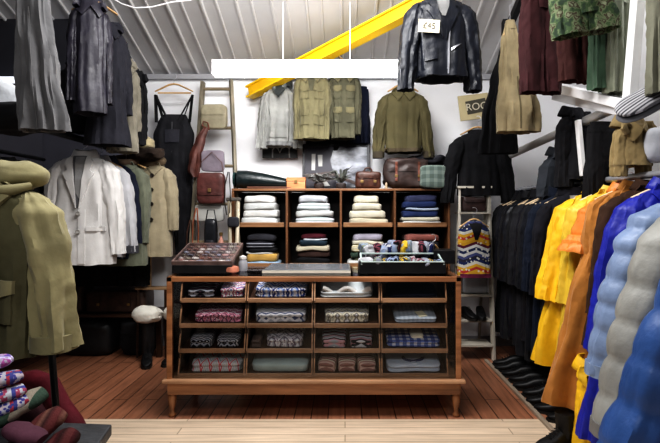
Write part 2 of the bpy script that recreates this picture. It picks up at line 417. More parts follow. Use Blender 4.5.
def drape(name, label, cat, loc, keys, mat, seed, fold=.014, seams=(), rz=0, band=True):
    t = thing(name, label, cat, loc, rz); b = BM()
    cloth_tube(b, keys, n=56, seg=56, fold=fold, seed=seed, cre=.004); bmesh.ops.recalc_face_normals(b, faces=b.faces); bvh = BVHTree.FromBMesh(b); obj('cloth', b, mat, t)
    if band:
        k = keys[0]; b = BM(); cloth_tube(b, [(k[0] - .02, k[1], k[2], k[3] + .004, k[4] + .004), (k[0] + .03, k[1], k[2], k[3] + .006, k[4] + .008)], n=3, fold=.001, seed=seed); obj('waistband', b, mat, t)
    k = keys[-1]; m_ = keys[len(keys) // 2]
    obj('seam', patch(bvh, [(m_[1] - .004, -m_[0]), (m_[1] + .006, -m_[0]), (k[1] + .006, -k[0] + .02), (k[1] - .004, -k[0] + .02)], .003, .002, .014), seams[0] if seams else mat, t)
    return t
def folded_bm(w, d, h, seed=0, layers=2, amp=.006, e=.32):
    b = BM()
    def fn(v):
        g = 1 - .10 * (1 - abs(math.sin(layers * PI * (v.z / h + .5)))) ** 3
        sag = -.10 * h * (abs(v.x) / (w / 2)) ** 3
        return Vector((v.x * (1 - .3 * (1 - g)), v.y * g, v.z + sag))
    blob(b, (0, 0, h / 2), (w, d, h), e, 44, 22, amp, 7, seed, fn=fn); return b
ORD = ['topmost', 'second from the top', 'third from the top', 'fourth from the top', 'fifth from the top', 'sixth from the top', 'seventh from the top']

# ================================================================== SETTING
WD = 5.35     # back wall distance
FL = plank_mat((.42, .20, .12), (.31, .145, .085), (.05, .025, .015), .115, 1.9, .34, True, .5)
FL2 = plank_mat((.70, .57, .44), (.62, .50, .38), (.42, .33, .24), .10, 2.1, .5, False, .30)
b = BM(); box(b, (0, 4.42, -.05), (7, 1.96, .1)); struct('floor', b, FL)
b = BM(); box(b, (0, .94, -.0485), (7, 5.0, .1)); struct('floor_front', b, FL2)
wallm, nt, bs = new_mat('wall_paint'); noisy_col(nt, bs, (.86, .86, .88), .05, 1.5); bs.inputs['Roughness'].default_value = .7; bump(nt, bs, 30, .15, 5, .004)
wall_shade, nt, bs = new_mat('wall_paint_shaded'); noisy_col(nt, bs, (.19, .19, .23), .1, 1.5); bs.inputs['Roughness'].default_value = .8  # shade on the left walls put into a darker grey base colour
b = BM(); box(b, (.35, WD + .05, 1.41), (5.2, .1, 2.82)); struct('wall_back', b, wallm)
b = BM(); box(b, (-2.9, WD + .06, 1.41), (1.3, .1, 2.82)); struct('wall_back_left', b, wall_shade)
b = BM(); box(b, (2.45, 2.3, 1.9), (.1, 6.1, 3.8)); struct('wall_right', b, wallm)
b = BM(); box(b, (-3.2, 2.3, 1.9), (.1, 6.1, 3.8)); struct('wall_left', b, wall_shade)
dark, nt, bs = new_mat('dark_cladding'); noisy_col(nt, bs, (.028, .028, .036), .15, 3); bs.inputs['Roughness'].default_value = .6
b = BM(); box(b, (-2.72, 4.6, 3.25), (1.1, .05, 1.34)); struct('wall_upper_left', b, dark)
b = BM(); box(b, (-3.13, 3.0, 3.1), (.03, 3.1, 1.5)); struct('wall_side_upper', b, dark)
# corrugated roof sloping up towards the viewer
ceilm, nt, bs = new_mat('roof_sheet'); noisy_col(nt, bs, (.60, .60, .61), .10, 1.2); bs.inputs['Roughness'].default_value = .55; bs.inputs['Metallic'].default_value = .1
S = .36; yb, yf = WD + .05, .2
b = BM(); prof = []
x = -3.3
while x < 2.6:
    for dx, dz in ((0, 0), (.085, 0), (.09, .012), (.105, .012), (.11, 0), (.255, 0), (.262, .02), (.278, .02), (.285, 0)): prof.append((x + dx, dz))
    x += .30
V = [[b.verts.new((px, yy, 2.815 + (yb - yy) * S - dz * 1.0)) for px, dz in prof] for yy in (yb, yf)]
for i in range(len(prof) - 1): b.faces.new((V[0][i], V[0][i + 1], V[1][i + 1], V[1][i]))
o = struct('ceiling', b, ceilm); m = o.modifiers.new('t', 'SOLIDIFY'); m.thickness = .02; m.offset = 1
b = BM(); box(b, (.1, WD - .03, 2.79), (5.6, .05, .05)); struct('trim_1', b, plain((.35, .35, .37), .6))
# steel beams parallel to the roof slope, hung with clothes on both sides
def beam_z(side, y): return (2.60 if side < 0 else 2.97) + (4.6 - y) * .37
for side, X, nm in ((-1, -1.85, 'trim_2'), (1, 1.435, 'trim_3')):
    b = BM(); bar(b, (X, 4.62, beam_z(side, 4.62)), (X, 1.9, beam_z(side, 1.9)), .05, .06)
    if side < 0: bar(b, (X, 4.58, 2.6), (-2.25, 4.6, 2.6), .05, .05)
    else: bar(b, (X, 4.6, 2.95), (X, 4.6, 3.12), .05, .05)
    struct(nm, b, plain((.012, .012, .014), .5))
b = BM(); box(b, (1.31, 3.9, .012), (.03, 1.75, .024)); struct('trim_4', b, plain((.34, .28, .22), .6), bevel=.004)
# baseboard
b = BM(); box(b, (0, WD - .01, .05), (6, .025, .1)); struct('baseboard_back', b, plain((.3, .3, .32), .6))

# yellow girder
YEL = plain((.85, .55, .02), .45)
t = thing('roof_girder', 'yellow painted steel angle girder slanting up under the roof', 'girder', (0, 0, 0))
g0, g1 = P(250, 88, 5.25), P(470, -28, 3.9)
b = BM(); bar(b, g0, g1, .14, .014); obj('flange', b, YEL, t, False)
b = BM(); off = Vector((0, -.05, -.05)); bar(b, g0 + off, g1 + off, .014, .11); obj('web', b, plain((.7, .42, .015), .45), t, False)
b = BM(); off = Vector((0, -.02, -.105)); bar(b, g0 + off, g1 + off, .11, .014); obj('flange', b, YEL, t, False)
# fluorescent fitting on wires
fl = P(311, 68.5, 4.35)
t = thing('strip_light', 'long white fluorescent strip light hung on two thin wires', 'light', fl)
b = BM(); prism(b, [(-.825, .062), (-.825, -.035), (.825, -.035), (.825, .062)], -.05, .05); obj('housing', b, emit((1, 1, 1), 1.6), t, False, .006)
b = BM(); tube(b, [(-.81, 0, -.055), (.81, 0, -.055)], .019, 14); obj('tube', b, emit((1, 1, 1), 9), t)
for sx in (-.825, .825):
    b = BM(); box(b, (sx, 0, .0), (.012, .104, .13)); obj('end_cap', b, WHITEP, t, False, .004)
for px in (283, 350):
    b = BM(); x = (px - 311) * 4.35 / F; tube(b, [(x, 0, .06), (x, 0, 3.165 - fl.z)], .003, 6); obj('wire', b, STEEL, t)
# white conduit tube at the far left
o = BM(); lt = P(30, 80, 4.5); box(o, lt, (.95, .06, .05)); tag(obj('strip_light_left', o, emit((.9, .93, 1), .75), None, False, .01), 'short white strip light under the dark cladding at the far left', 'light'); bpy.data.objects['strip_light_left'].name = 'wall_light'
# electric cable sagging across the roof at the top left
b = BM(); pts = [P(x, y, 4.0) for x, y in ((112, -2), (122, 4), (135, 8), (152, 7), (172, 2), (190, 0), (205, -6))]
tube(b, pts, .006, 8); tag(obj('cable', b, WHITEP), 'white cable sagging in a loop under the roof', 'cable')

# ================================================================== DISPLAY CASE
CW = wood((.27, .12, .055), (.36, .175, .085), .28, 0, 9, .3); CWz = wood((.26, .115, .05), (.35, .17, .08), .28, 2, 9, .3)
CWL = wood((.36, .20, .11), (.46, .28, .17), .3, 0, 9, .2); CDK = wood((.05, .025, .015), None, .4, 0)
GL = glass_mat()
cx0, cx1, cy0, cy1 = -1.205, .785, 3.46, 4.08; cm = (cx0 + cx1) / 2; cw = cx1 - cx0
case = thing('display_case', 'glazed wooden haberdashery case full of folded knitwear on trays', 'display case', (0, 0, 0))
b = BM()
for x in (cx0 + .018, cx1 - .018):
    for y in (cy0 + .018, cy1 - .018): box(b, (x, y, .59), (.036, .036, .70))
for y in (cy0 + .018, cy1 - .018): box(b, (cm, y, .935), (cw, .036, .034))
for x in (cx0 + .018, cx1 - .018): box(b, (x, (cy0 + cy1) / 2, .935), (.036, cy1 - cy0, .034))
obj('frame', b, CW, case, False, .004)
b = BM(); box(b, (cm, cy0 + .31, .250), (cw + .05, .68, .026)); obj('base_moulding', b, CWL, case, False, .008)
b = BM(); box(b, (cm, cy0 + .012, .2), (cw - .02, .03, .085)); box(b, (cm, cy1 - .012, .2), (cw - .02, .03, .085))
for x in (cx0 + .02, cx1 - .02): box(b, (x, (cy0 + cy1) / 2, .2), (.03, cy1 - cy0, .085))
obj('apron', b, CW, case, False, .004)
for x in (cx0 + .03, cx1 - .03):
    for y in (cy0 + .03, cy1 - .03):
        b = BM(); lathe(b, [(.02, 0), (.024, .008), (.024, .02), (.014, .03), (.015, .05), (.024, .085), (.030, .13), (.022, .155), (.032, .165), (.032, .24)], (x, y, 0), 20); obj('leg', b, CWz, case)
for nm, c, s in (('top_glass', (cm, (cy0 + cy1) / 2, .955), (cw - .02, cy1 - cy0 - .02, .006)), ('front_glass', (cm, cy0 + .012, .59), (cw - .06, .005, .66)),
                 ('side_glass', (cx0 + .012, (cy0 + cy1) / 2, .59), (.005, .56, .66)), ('side_glass', (cx1 - .012, (cy0 + cy1) / 2, .59), (.005, .56, .66))):
    b = BM(); box(b, c, s); obj(nm, b, GL, case, False)
b = BM(); box(b, (cm, cy1 - .03, .59), (cw - .06, .012, .68)); obj('back_panel', b, CDK, case, False)
TXs = []; tz = [.765, .592, .422, .255]; ix0, ix1 = cx0 + .05, cx1 - .07; tw = (ix1 - ix0) / 4
for c in range(4):
    for r in range(4):
        z = tz[r]; yl = 3.60 - .018 * r; x = ix0 + tw * (c + .5)
        b = BM(); A = math.radians(14); D = .36
        M = Matrix.Translation((x, yl, z)) @ Matrix.Rotation(A, 4, 'X')
        box(b, (0, D / 2, .004), (tw - .012, D, .008), M=M)
        for s in (-1, 1):
            prism_pts = [(0, -.0), (D, 0), (D, .10), (.05, .145)]
            vs = [[M @ Vector((s * (tw / 2 - .008) + q, y_, z_)) for y_, z_ in prism_pts] for q in (-.004, .004)]
            rings(b, vs)
        tr = obj('tray', b, CDK, case, False)
        b = BM(); box(b, (x, yl - .004, z + .006), (tw - .004, .016, .032)); obj('tray_lip', b, CWL, tr, False, .003)
        for s in (-1, 1):
          b = BM(); box(b, (0, 0, 0), (.01, .012, .15), M=M @ Matrix.Translation((s * (tw / 2 - .008), .02, .072)) @ Matrix.Rotation(math.radians(-32), 4, 'X'))
          obj('tray_side', b, CWL, tr, False, .002)
        TXs.append((r, c, M))
def in_tray(r, c, mat, label, w=.36, dx=0, h=.06, d=.25, dy=.15, name='sweater', cat='sweater', seed=None, collar=None, roll=0, layers=2, lift=0, group='folded knitwear in the display case'):
    M = [q[2] for q in TXs if q[0] == r and q[1] == c][0]
    lo = M @ Vector((dx, dy, .010 + lift)); A = math.radians(14)
    o = obj('folded_' + name, folded_bm(w, d, h, seed if seed is not None else r * 7 + c * 3 + dx * 10, layers, .007), mat, loc=lo, rot=(A, 0, roll)); tag(o, label, cat, group)
    if collar:
        b = BM(); tube(b, [(.07 * math.cos(a), -.02 + .05 * math.sin(a), h + .002) for a in [PI + PI * k / 12 * 1.0 for k in range(13)]], .012, 8, .7); obj('collar', b, collar, o)
        b = BM(); box(b, (0, -.075, h), (.03, .07, .01)); obj('placket', b, mat, o, True, .003)
    return o
W_ = (.60, .60, .63); K_ = (.02, .02, .025); PINK = (.55, .22, .3); GR = (.35, .36, .4); BLU = (.05, .09, .32); CRM = (.72, .68, .56)
def Z(cols, p=.05, z=.6, f=28, ax=1, m2=None): return bands(cols, p, z, f, ax, 0, mix2=m2)
in_tray(0, 0, Z([K_, GR, K_, (.2, .1, .15)], .06, .4, 20), 'dark patterned folded sweater, top row of the case at the left', .20, -.10)
in_tray(0, 0, Z([W_, PINK, BLU, W_, (.3, .08, .15)], .05, .8, 24, m2=(60, .35, (.8, .8, .82))), 'pink, white and blue patterned folded sweater in the top left tray', .17, .12, .075)
in_tray(0, 1, Z([BLU, W_, (.03, .05, .2), W_, (.3, .4, .65)], .09, .9, 20, m2=(45, .3, (.75, .78, .85))), 'blue and white zigzag folded sweater in the top row', .37, 0, .075)
in_tray(0, 2, fabric((.62, .66, .68), .12), 'pale grey-blue plain sweater with scooped neck in the top row', .38, 0, .05)
M = [q[2] for q in TXs if q[0] == 0 and q[1] == 2][0]
b = BM(); tube(b, [(-.17 + .34 * k / 24, -.10, .045 + .022 * math.cos(4 * PI * k / 24)) for k in range(25)], .018, 10); obj('rolled_edge', b, fabric((.8, .8, .78)), bpy.data.objects['folded_sweater.003'])
in_tray(0, 3, NAVY, 'plain dark navy folded sweater in the top row at the right', .36, 0, .03)
in_tray(1, 0, Z([PINK, (.3, .1, .16), W_, PINK, (.12, .05, .09)], .05, .5, 36, m2=(70, .3, (.8, .65, .7))), 'pink and purple patterned folded sweater in the left column', .34, .02, .07)
in_tray(1, 1, Z([W_, GR, W_, (.06, .08, .16), W_, (.6, .62, .66)], .07, .2, 30), 'white folded sweater with grey and navy stripes', .36, 0, .075)
in_tray(1, 2, Z([CRM, (.5, .48, .4), W_, (.25, .23, .2)], .05, .7, 30, m2=(60, .3, (.2, .19, .17))), 'cream folded sweater with small dark knitted pattern', .32, 0, .075)
o = in_tray(1, 3, bands([(.42, .48, .55), (.5, .55, .62)], .03, 0, 1, 0, 1), 'pale grey-blue folded shirt with a cream price card', .30, .02, .04, name='shirt', cat='shirt')
b = BM(); box(b, (.04, -.06, .043), (.06, .09, .004), (0, 0, .3)); obj('price_card', b, plain((.75, .72, .55), .6), o, False)
in_tray(2, 0, Z([K_, W_, K_, GR], .035, .3, 40), 'black and white striped folded sweater, left one of its tray', .16, -.09, .07, seed=3)
in_tray(2, 0, Z([W_, K_, GR, K_], .035, .3, 46), 'black and white striped folded sweater, right one of its tray', .16, .10, .07, seed=5)
in_tray(2, 1, Z([W_, GR, (.18, .14, .18), W_, (.5, .46, .5)], .06, .9, 22, m2=(50, .33, (.15, .12, .16))), 'white and grey folded sweater with dark diamond pattern', .26, .03, .075)
in_tray(2, 1, fabric((.12, .09, .08)), 'dark brown folded scarf beside the diamond sweater', .07, -.17, .06, name='scarf', cat='scarf')
in_tray(2, 2, Z([W_, GR, (.5, .3, .33), K_], .045, .3, 22), 'grey, pink and white striped folded sweater, left one of its tray', .17, -.09, .065, seed=9)
in_tray(2, 2, Z([GR, W_, K_, (.45, .25, .28)], .045, .3, 22), 'grey, pink and white striped folded sweater, right one of its tray', .16, .10, .065, seed=12)
in_tray(2, 3, plaid((.04, .07, .25), (.12, .18, .42), (.55, .58, .66), .05), 'blue plaid folded shirt in the right column', .38, 0, .055, name='shirt', cat='shirt')
in_tray(2, 3, fabric(CRM), 'small cream folded cloth lying on the blue plaid shirt', .09, .03, .025, d=.12, dy=.12, lift=.055, name='cloth', cat='cloth')
in_tray(3, 0, Z([(.5, .52, .52), W_, (.62, .1, .12), W_, (.35, .4, .42), W_], .10, .7, 30), 'grey, white and red zigzag folded sweater in the bottom row', .36, .02, .075)
in_tray(3, 1, fabric((.40, .50, .50), .1), 'plain pale teal folded sweater in the bottom row', .40, 0, .07, layers=1)
for k, dx in enumerate((-.13, 0, .13)):
    in_tray(3, 2, bands([(.5, .3, .26), CRM, (.28, .15, .13), (.62, .45, .4)], .05, .25, 8, 1, 0), 'pink, brown and cream striped folded scarf, %s of three in its tray' % ('left', 'middle', 'right')[k], .125, dx, .075, seed=k * 4, name='scarf', cat='scarf', roll=(-.12, 0, .12)[k])
in_tray(3, 3, fabric((.55, .62, .72), .12), 'pale blue folded polo shirt with a dark navy collar', .38, 0, .06, name='shirt', cat='shirt', collar=fabric((.02, .03, .09)))

# ================================================================== BACK SHELF UNIT
SW = wood((.22, .105, .05), (.30, .155, .08), .4, 0); SWV = wood((.17, .08, .038), None, .4, 2); SDK = wood((.02, .012, .01), None, .5, 0)
sx0, sx1, sy0, sy1 = -1.08, 1.0, 4.93, 5.32; sw = (sx1 - sx0) / 4; sm = (sx0 + sx1) / 2
unit = thing('shelf_unit', 'dark wooden pigeonhole shelf unit against the back wall', 'shelf unit', (0, 0, 0))
b = BM(); box(b, (sm, (sy0 + sy1) / 2, 1.605), (sx1 - sx0 + .02, sy1 - sy0, .022)); obj('top_board', b, SW, unit, False, .003)
b = BM(); box(b, (sm, sy1 - .008, .8), (sx1 - sx0, .012, 1.58)); obj('back_board', b, SDK, unit, False)
for k in range(5):
    b = BM(); box(b, (sx0 + k * sw, (sy0 + sy1) / 2 - .001, .797), (.022, sy1 - sy0 - .004, 1.594)); obj('upright', b, SWV, unit, False, .002)
SH = [1.255, .865, .47, .08]
for z in SH:
    for k in range(4):
        b = BM(); box(b, (sx0 + (k + .5) * sw, (sy0 + sy1) / 2, z), (sw - .024, sy1 - sy0 - .02, .016)); sh_ = obj('shelf', b, SDK, unit, False)
        b = BM(); box(b, (sx0 + (k + .5) * sw, sy0 - .006, z + .012), (sw - .05, .016, .045)); obj('shelf_lip', b, wood((.24, .125, .06), (.34, .19, .10), .4, 0), sh_, False, .003)
def stack(k, z, items, cell, w=.34, d=.28):
    x = sx0 + (k + .5) * sw; y = sy0 + .16; tot = len(items); zz = z + .008
    hs_ = (.285 if z > 1 else .30) / sum(q[2] for q in items)
    for i, it in enumerate(items[::-1]):
        mat, cn, h = it[:3]; h = h * hs_; ww = w * (it[3] if len(it) > 3 else 1)
        idx = tot - 1 - i; wd = it[4] if len(it) > 4 else 'sweater'
        o = obj('folded_' + wd, folded_bm(ww, d, h * 1.08, random.random() * 50, 1, .013), mat, loc=(x + random.uniform(-.012, .012), y + random.uniform(-.01, .01), zz), rot=(0, 0, random.uniform(-.05, .05)))
        lb = '%s %s, %s, %s' % (cn, wd, ORD[idx].replace(' from the top', ' from top'), cell)
        tag(o, lb, wd, 'folded knitwear stacked in the shelf unit'); zz += h
random.seed(4)
WH = fabric((.62, .62, .60), .08); WH2 = fabric((.54, .55, .54), .08); CR = fabric((.58, .55, .45), .1); CR2 = fabric((.48, .44, .34), .1)
st1 = bands([W_, (.3, .36, .35), W_], .03, 0, 1, 2); st2 = bands([CRM, (.3, .25, .12), CRM, (.5, .42, .2)], .03, 0, 1, 2)
LG = fabric((.5, .52, .55)); NV = fabric((.025, .04, .11)); NV2 = fabric((.045, .05, .10)); PB = fabric((.4, .46, .55)); GN = fabric((.05, .08, .06))
stack(0, 1.255, [(WH, 'white', .045, .88), (WH2, 'off-white', .045, .96), (WH, 'white', .05, 1.0), (WH2, 'off-white', .05, 1.05)], 'upper left pigeonhole')
stack(1, 1.255, [(LG, 'pale grey', .045, .85), (st1, 'white and grey-green striped', .045, .95), (WH2, 'off-white', .04, 1.08), (st1, 'white and grey-green striped', .05, 1.1)], 'second upper pigeonhole')
stack(2, 1.255, [(CR, 'cream', .05, .72), (CR, 'cream', .05, .85), (CR, 'cream', .05, 1.05), (CR2, 'beige cream', .045, 1.1)], 'third upper pigeonhole')
stack(3, 1.255, [(NV2, 'dark slate', .045, .95), (NV, 'navy', .045), (PB, 'pale blue', .02, 1.0), (NV, 'navy', .05, 1.05), (CR, 'cream', .03, 1.12), (WH2, 'off-white', .03, 1.12)], 'upper right pigeonhole')
stack(0, .865, [(CHAR, 'charcoal', .04, .8), (bands([K_, GR, K_], .03, 0, 1, 2), 'black and grey striped', .045, .8), (BLACK, 'black', .025, .8), (WH, 'thin white', .012, .85), (fabric((.5, .32, .1)), 'mustard', .045, .88), (fabric((.3, .42, .55)), 'light blue', .025, 1.1)], 'lower left pigeonhole')
stack(1, .865, [(fabric((.10, .02, .03)), 'dark red', .03, .75), (LG, 'pale grey', .012, .7), (fabric((.03, .05, .07)), 'dark blue-grey', .045, .8), (CR2, 'beige', .04, .95), (fabric((.06, .035, .03)), 'dark brown', .05, .95), (BLACK, 'black', .06, .95)], 'second lower pigeonhole')
stack(2, .865, [(fabric((.4, .38, .45)), 'lavender grey', .045, .85), (CR, 'cream', .03, .9), (st2, 'cream and mustard striped', .055, .95), (GN, 'dark green', .04, .95), (fabric((.14, .14, .10)), 'dark olive', .02, .9), (WH, 'white', .035, 1.15)], 'third lower pigeonhole')
stack(3, .865, [(fabric((.3, .12, .1)), 'rust red', .04), (CHAR, 'charcoal', .05), (NV, 'navy', .05), (BLACK, 'black', .05)], 'lower right pigeonhole')

# ---- things on top of the unit (z = 1.616)
TZ = 1.6165
t = thing('umbrella', 'large dark green-black furled umbrella lying on the shelf unit', 'umbrella', P(236, 181, 5.05).to_3d())
t.location.z = TZ
b = BM(); tube(b, [(0, 0, .095), (.02, 0, .095), (.10, 0, .093), (.25, 0, .08), (.42, 0, .062), (.52, 0, .05), (.56, 0, .045)], [.06, .088, .090, .078, .058, .045, .02], 20); obj('canopy', b, leather((.012, .02, .022), .3), t)
b = BM(); tube(b, [(-.02, 0, .095), (.0, 0, .095)], [.07, .07], 20); obj('end_cap', b, leather((.02, .05, .05), .2), t)
b = BM(); blob(b, (.07, -.045, .095), (.07, .05, .06), .9); obj('badge', b, leather((.12, .22, .2), .25), t)
b = BM(); tube(b, [(.12, -.06, .012), (.55, -.05, .012)], .011, 8); obj('handle', b, wood((.12, .05, .03)), t)
t = thing('wooden_box', 'small orange-brown wooden box on the shelf unit', 'box', (P(296, 188, 5.0).x, 5.05, TZ))
b = BM(); box(b, (0, 0, .035), (.18, .12, .07)); obj('body', b, wood((.62, .24, .10), (.72, .32, .15), .4), t, False, .004)
b = BM(); box(b, (0, 0, .092), (.186, .126, .04)); obj('lid', b, wood((.58, .22, .09), (.7, .3, .14), .4), t, False, .004)
b = BM(); box(b, (0, -.066, .07), (.03, .008, .03)); obj('clasp', b, BRASS, t, False)
# framed picture
fc = P(336, 160, 5.2)
t = thing('framed_picture', 'large dark-framed grey picture leaning above the shelf unit', 'picture', (fc.x, 5.22, TZ), (math.radians(-6), 0, 0))
b = BM(); w_, h_ = .66, .46
for c, s in (((0, 0, .012), (w_, .03, .024)), ((0, 0, h_), (w_, .03, .024)), ((-w_ / 2, 0, h_ / 2), (.024, .03, h_ + .02)), ((w_ / 2, 0, h_ / 2), (.024, .03, h_ + .02))): box(b, c, s)
obj('frame', b, plain((.015, .015, .02), .4), t, False, .003)
pm, nt, bs = new_mat('picture'); cr = noisy_col(nt, bs, (.3, .3, .34), 0, 5, 6, (1, 1, 2)); cr.color_ramp.elements[0].position = .38; cr.color_ramp.elements[0].color = (.02, .02, .03, 1); cr.color_ramp.elements[1].color = (.42, .44, .5, 1)
bs.inputs['Roughness'].default_value = .25
b = BM(); box(b, (0, .004, h_ / 2), (w_ - .02, .008, h_ - .02)); obj('print', b, pm, t, False)
def pp(name, polys, mat, y=-.002):
    for q in polys: b = BM(); prism(b, q, y - .002, y); obj(name, b, mat, t, False)
pp('dark_area', [[(-.32, .01), (.02, .01), (-.06, .30), (-.02, .45), (-.32, .45)]], plain((.035, .032, .045), .5))
pp('pale_shape', [[(-.25, .20), (-.215, .20), (-.21, .37), (-.25, .37)], [(-.18, .24), (-.14, .24), (-.14, .36), (-.19, .36)], [(-.20, .03), (-.06, .04), (-.1, .09), (-.17, .08)]], plain((.5, .5, .48), .5), -.005)
pp('brown_branch', [[(-.31, .12), (-.05, .15), (.22, .04), (.2, .08), (-.04, .19), (-.31, .16)]], plain((.07, .045, .04), .5), -.005)
# dry spiky plants
def spiky(loc, label, n, r, h, mat, seed, w=.016):
    rd = random.Random(seed); t = thing('dried_plant', label, 'plant', loc)
    b = BM(); lathe(b, [(.03, 0), (.045, .01), (.05, .05), (.04, .06), (.03, .05)]); obj('pot', b, plain((.07, .06, .06), .6), t)
    b = BM()
    for i in range(n):
        a = rd.uniform(0, 2 * PI); l = rd.uniform(.6, 1); up = rd.uniform(.25, 1)
        p = [Vector((0, 0, .05)), Vector((math.cos(a) * r * .45 * l, math.sin(a) * r * .3 * l, .05 + h * up * .75)), Vector((math.cos(a) * r * l, math.sin(a) * r * .5 * l, .05 + h * up * rd.uniform(.5, 1)))]
        tube(b, p, [w * .6, w, .001], 5, .4)
    obj('leaves', b, mat, t)
spiky((P(319, 0, 5.05).x, 5.04, TZ), 'dark spiky dried plant nearer the wooden box', 60, .19, .13, fabric((.22, .22, .21), .8), 3)
spiky((P(341, 0, 5.05).x, 5.05, TZ), 'grey-green spiky dried plant beside the brown suitcase', 50, .16, .19, fabric((.17, .18, .16), .7), 8, .012)
# bags on the unit
def bag(name, label, loc, w, d, h, mat, cat='bag', rz=0, flap=.5, handle=True, e=.3, group=None, amp=.006, strapm=None, buckles=True, fm=None, seed=1, front=True):
    t = thing(name, label, cat, loc, rz, group)
    b = BM(); blob(b, (0, 0, h / 2), (w, d, h), e, 40, 22, amp, 9, seed); bvh = BVHTree.FromBMesh(b); obj('body', b, mat, t)
    if flap: obj('flap', patch(bvh, [(-w * .46, h * .93), (-w * .47, h * (1 - flap) + .02), (-w * .40, h * (1 - flap)), (w * .40, h * (1 - flap)), (w * .47, h * (1 - flap) + .02), (w * .46, h * .93)], .004, .005), fm or mat, t)
    if buckles:
        for s in (-.25, .25):
            st = obj('strap', patch(bvh, rect(s * w, h * .55, .022, h * .62), .010, .004, .012), strapm or mat, t)
            hh = bvh.ray_cast(Vector((s * w, -3, h * .38)), Vector((0, 1, 0)))
            b = BM(); y = (hh[0].y if hh[0] else -d / 2) - .018; box(b, (s * w, y, h * .4), (.03, .006, .024)); obj('buckle', b, BRASS, st, False, .002)
    if handle:
        b = BM(); tube(b, [(w * .16 * math.cos(a), 0, h * .97 + .045 * math.sin(a)) for a in [PI * k / 10 for k in range(11)]], .008, 8); obj('handle', b, strapm or mat, t)
    return t
BRL = leather((.10, .038, .025), .4); BRL2 = leather((.16, .06, .04), .45); DKL = leather((.045, .03, .028), .45)
bag('suitcase', 'small chestnut leather case with two straps on the shelf unit', (P(368, 0, 5.05).x, 5.05, TZ), .25, .18, .17, leather((.075, .03, .02), .45), 'case', 0, .4, True)
b = BM(); lathe(b, [(.012, 0), (.016, .01), (.010, .03), (.013, .045), (.005, .06)]); tag(obj('figurine', b, plain((.5, .4, .28), .5), loc=(P(386, 0, 5).x, 4.97, TZ)), 'tiny cream turned ornament between the bags on the shelf unit', 'ornament')
bag('leather_bag', 'large dark brown leather holdall with tan buckle on the shelf unit', (P(406, 0, 5.08).x, 5.06, TZ), .44, .24, .30, leather((.055, .036, .032), .5), 'bag', 0, .45, False, amp=.034, strapm=BRL2, e=.5)
bag('plaid_bag', 'grey-green plaid bag at the end of the shelf unit', (P(432, 0, 4.98).x, 4.93, TZ), .25, .12, .22, plaid((.10, .13, .115), (.15, .19, .17), (.21, .25, .225), .075), 'bag', 0, 0, False, buckles=False, amp=.008)
b = BM(); blob(b, (0, 0, .04), (.40, .24, .10), .6, amp=.03, fr=9); tag(obj('folded_garment', b, CHAR, loc=(P(426, 0, 5.1).x, 5.14, TZ + .245)), 'dark rumpled garment lying over the bags on the shelf unit', 'clothing')
b = BM(); blob(b, (0, 0, .1), (.16, .2, .22), .6, amp=.015, fr=9); tag(obj('shoulder_bag', b, fabric((.03, .035, .045)), loc=(P(441, 0, 5.1).x, 5.20, TZ)), 'black soft bag behind the plaid bag', 'bag')

# ================================================================== DISPLAY TRAYS ON THE CASE
TOPZ = .959
jt = thing('jewellery_tray', 'black slanted display tray of small trinkets at the left of the case', 'display tray', (-1.0, 3.78, TOPZ))
BK = leather((.012, .012, .013), .3)
b = BM()   # wedge box: low in front
for x0_, x1_ in ((-.21, .21),):
    pts = [(-.20, 0), (.20, 0), (.20, .165), (-.20, .06)]
    rings(b, [[Vector((x0_, y, z)) for y, z in pts], [Vector((x1_, y, z)) for y, z in pts]])
obj('wedge_box', b, BK, jt, False, .006)
A = math.atan2(.105, .4); Mt = Matrix.Translation((0, 0, .1145)) @ Matrix.Rotation(A, 4, 'X')
b = BM()
for s in (-1, 1): box(b, (s * .205, 0, .012), (.014, .41, .03), M=Mt); box(b, (0, s * .2, .012), (.42, .014, .03), M=Mt)
for k in range(1, 4): box(b, (-.21 + .105 * k, 0, .006), (.005, .4, .012), M=Mt)
box(b, (0, 0, .006), (.41, .005, .012), M=Mt); box(b, (0, 0, .001), (.40, .39, .004), M=Mt)
obj('rim', b, leather((.16, .11, .10), .5), jt, False, .002)
random.seed(9)
b = BM()
for s in (-1, 1): pass
GLT = glass_mat((1, 1, 1), .06)
box(b, (0, 0, .03), (.40, .39, .003), M=Mt); obj('glass_lid', b, GLT, jt, False)
TR = [plain((.5, .3, .27), .4), plain((.55, .5, .42), .3, .7), plain((.25, .12, .1), .4), plain((.65, .62, .6), .4), plain((.3, .32, .4), .4)]
tn = 0; POSW = ['front', 'middle', 'back']
b = BM(); tube(b, [(.016 * math.cos(a), .010 * math.sin(a), .006) for a in [2 * PI * k / 12 for k in range(13)]], .004, 6); box(b, (0, 0, .005), (.018, .012, .006))
br0 = tag(obj('brooch', b, TR[0], loc=jt.location + Mt @ Vector((-.165, -.13, .006)), rot=(A, 0, 0)), 'small trinket lying in the slanted jewellery tray', 'brooch', 'trinkets in the jewellery tray')
for i in range(8):
    for j in range(6):
        if (i, j) == (0, 0): continue
        o = br0.copy(); o.data = br0.data.copy(); o.data.materials.clear(); o.data.materials.append(random.choice(TR)); COL.objects.link(o)
        o.location = jt.location + Mt @ Vector((-.178 + i * .051, -.16 + j * .064, .006)); o.rotation_euler = (A, 0, random.uniform(0, 3)); s_ = random.uniform(.9, 1.5); o.scale = (s_, s_, 1)
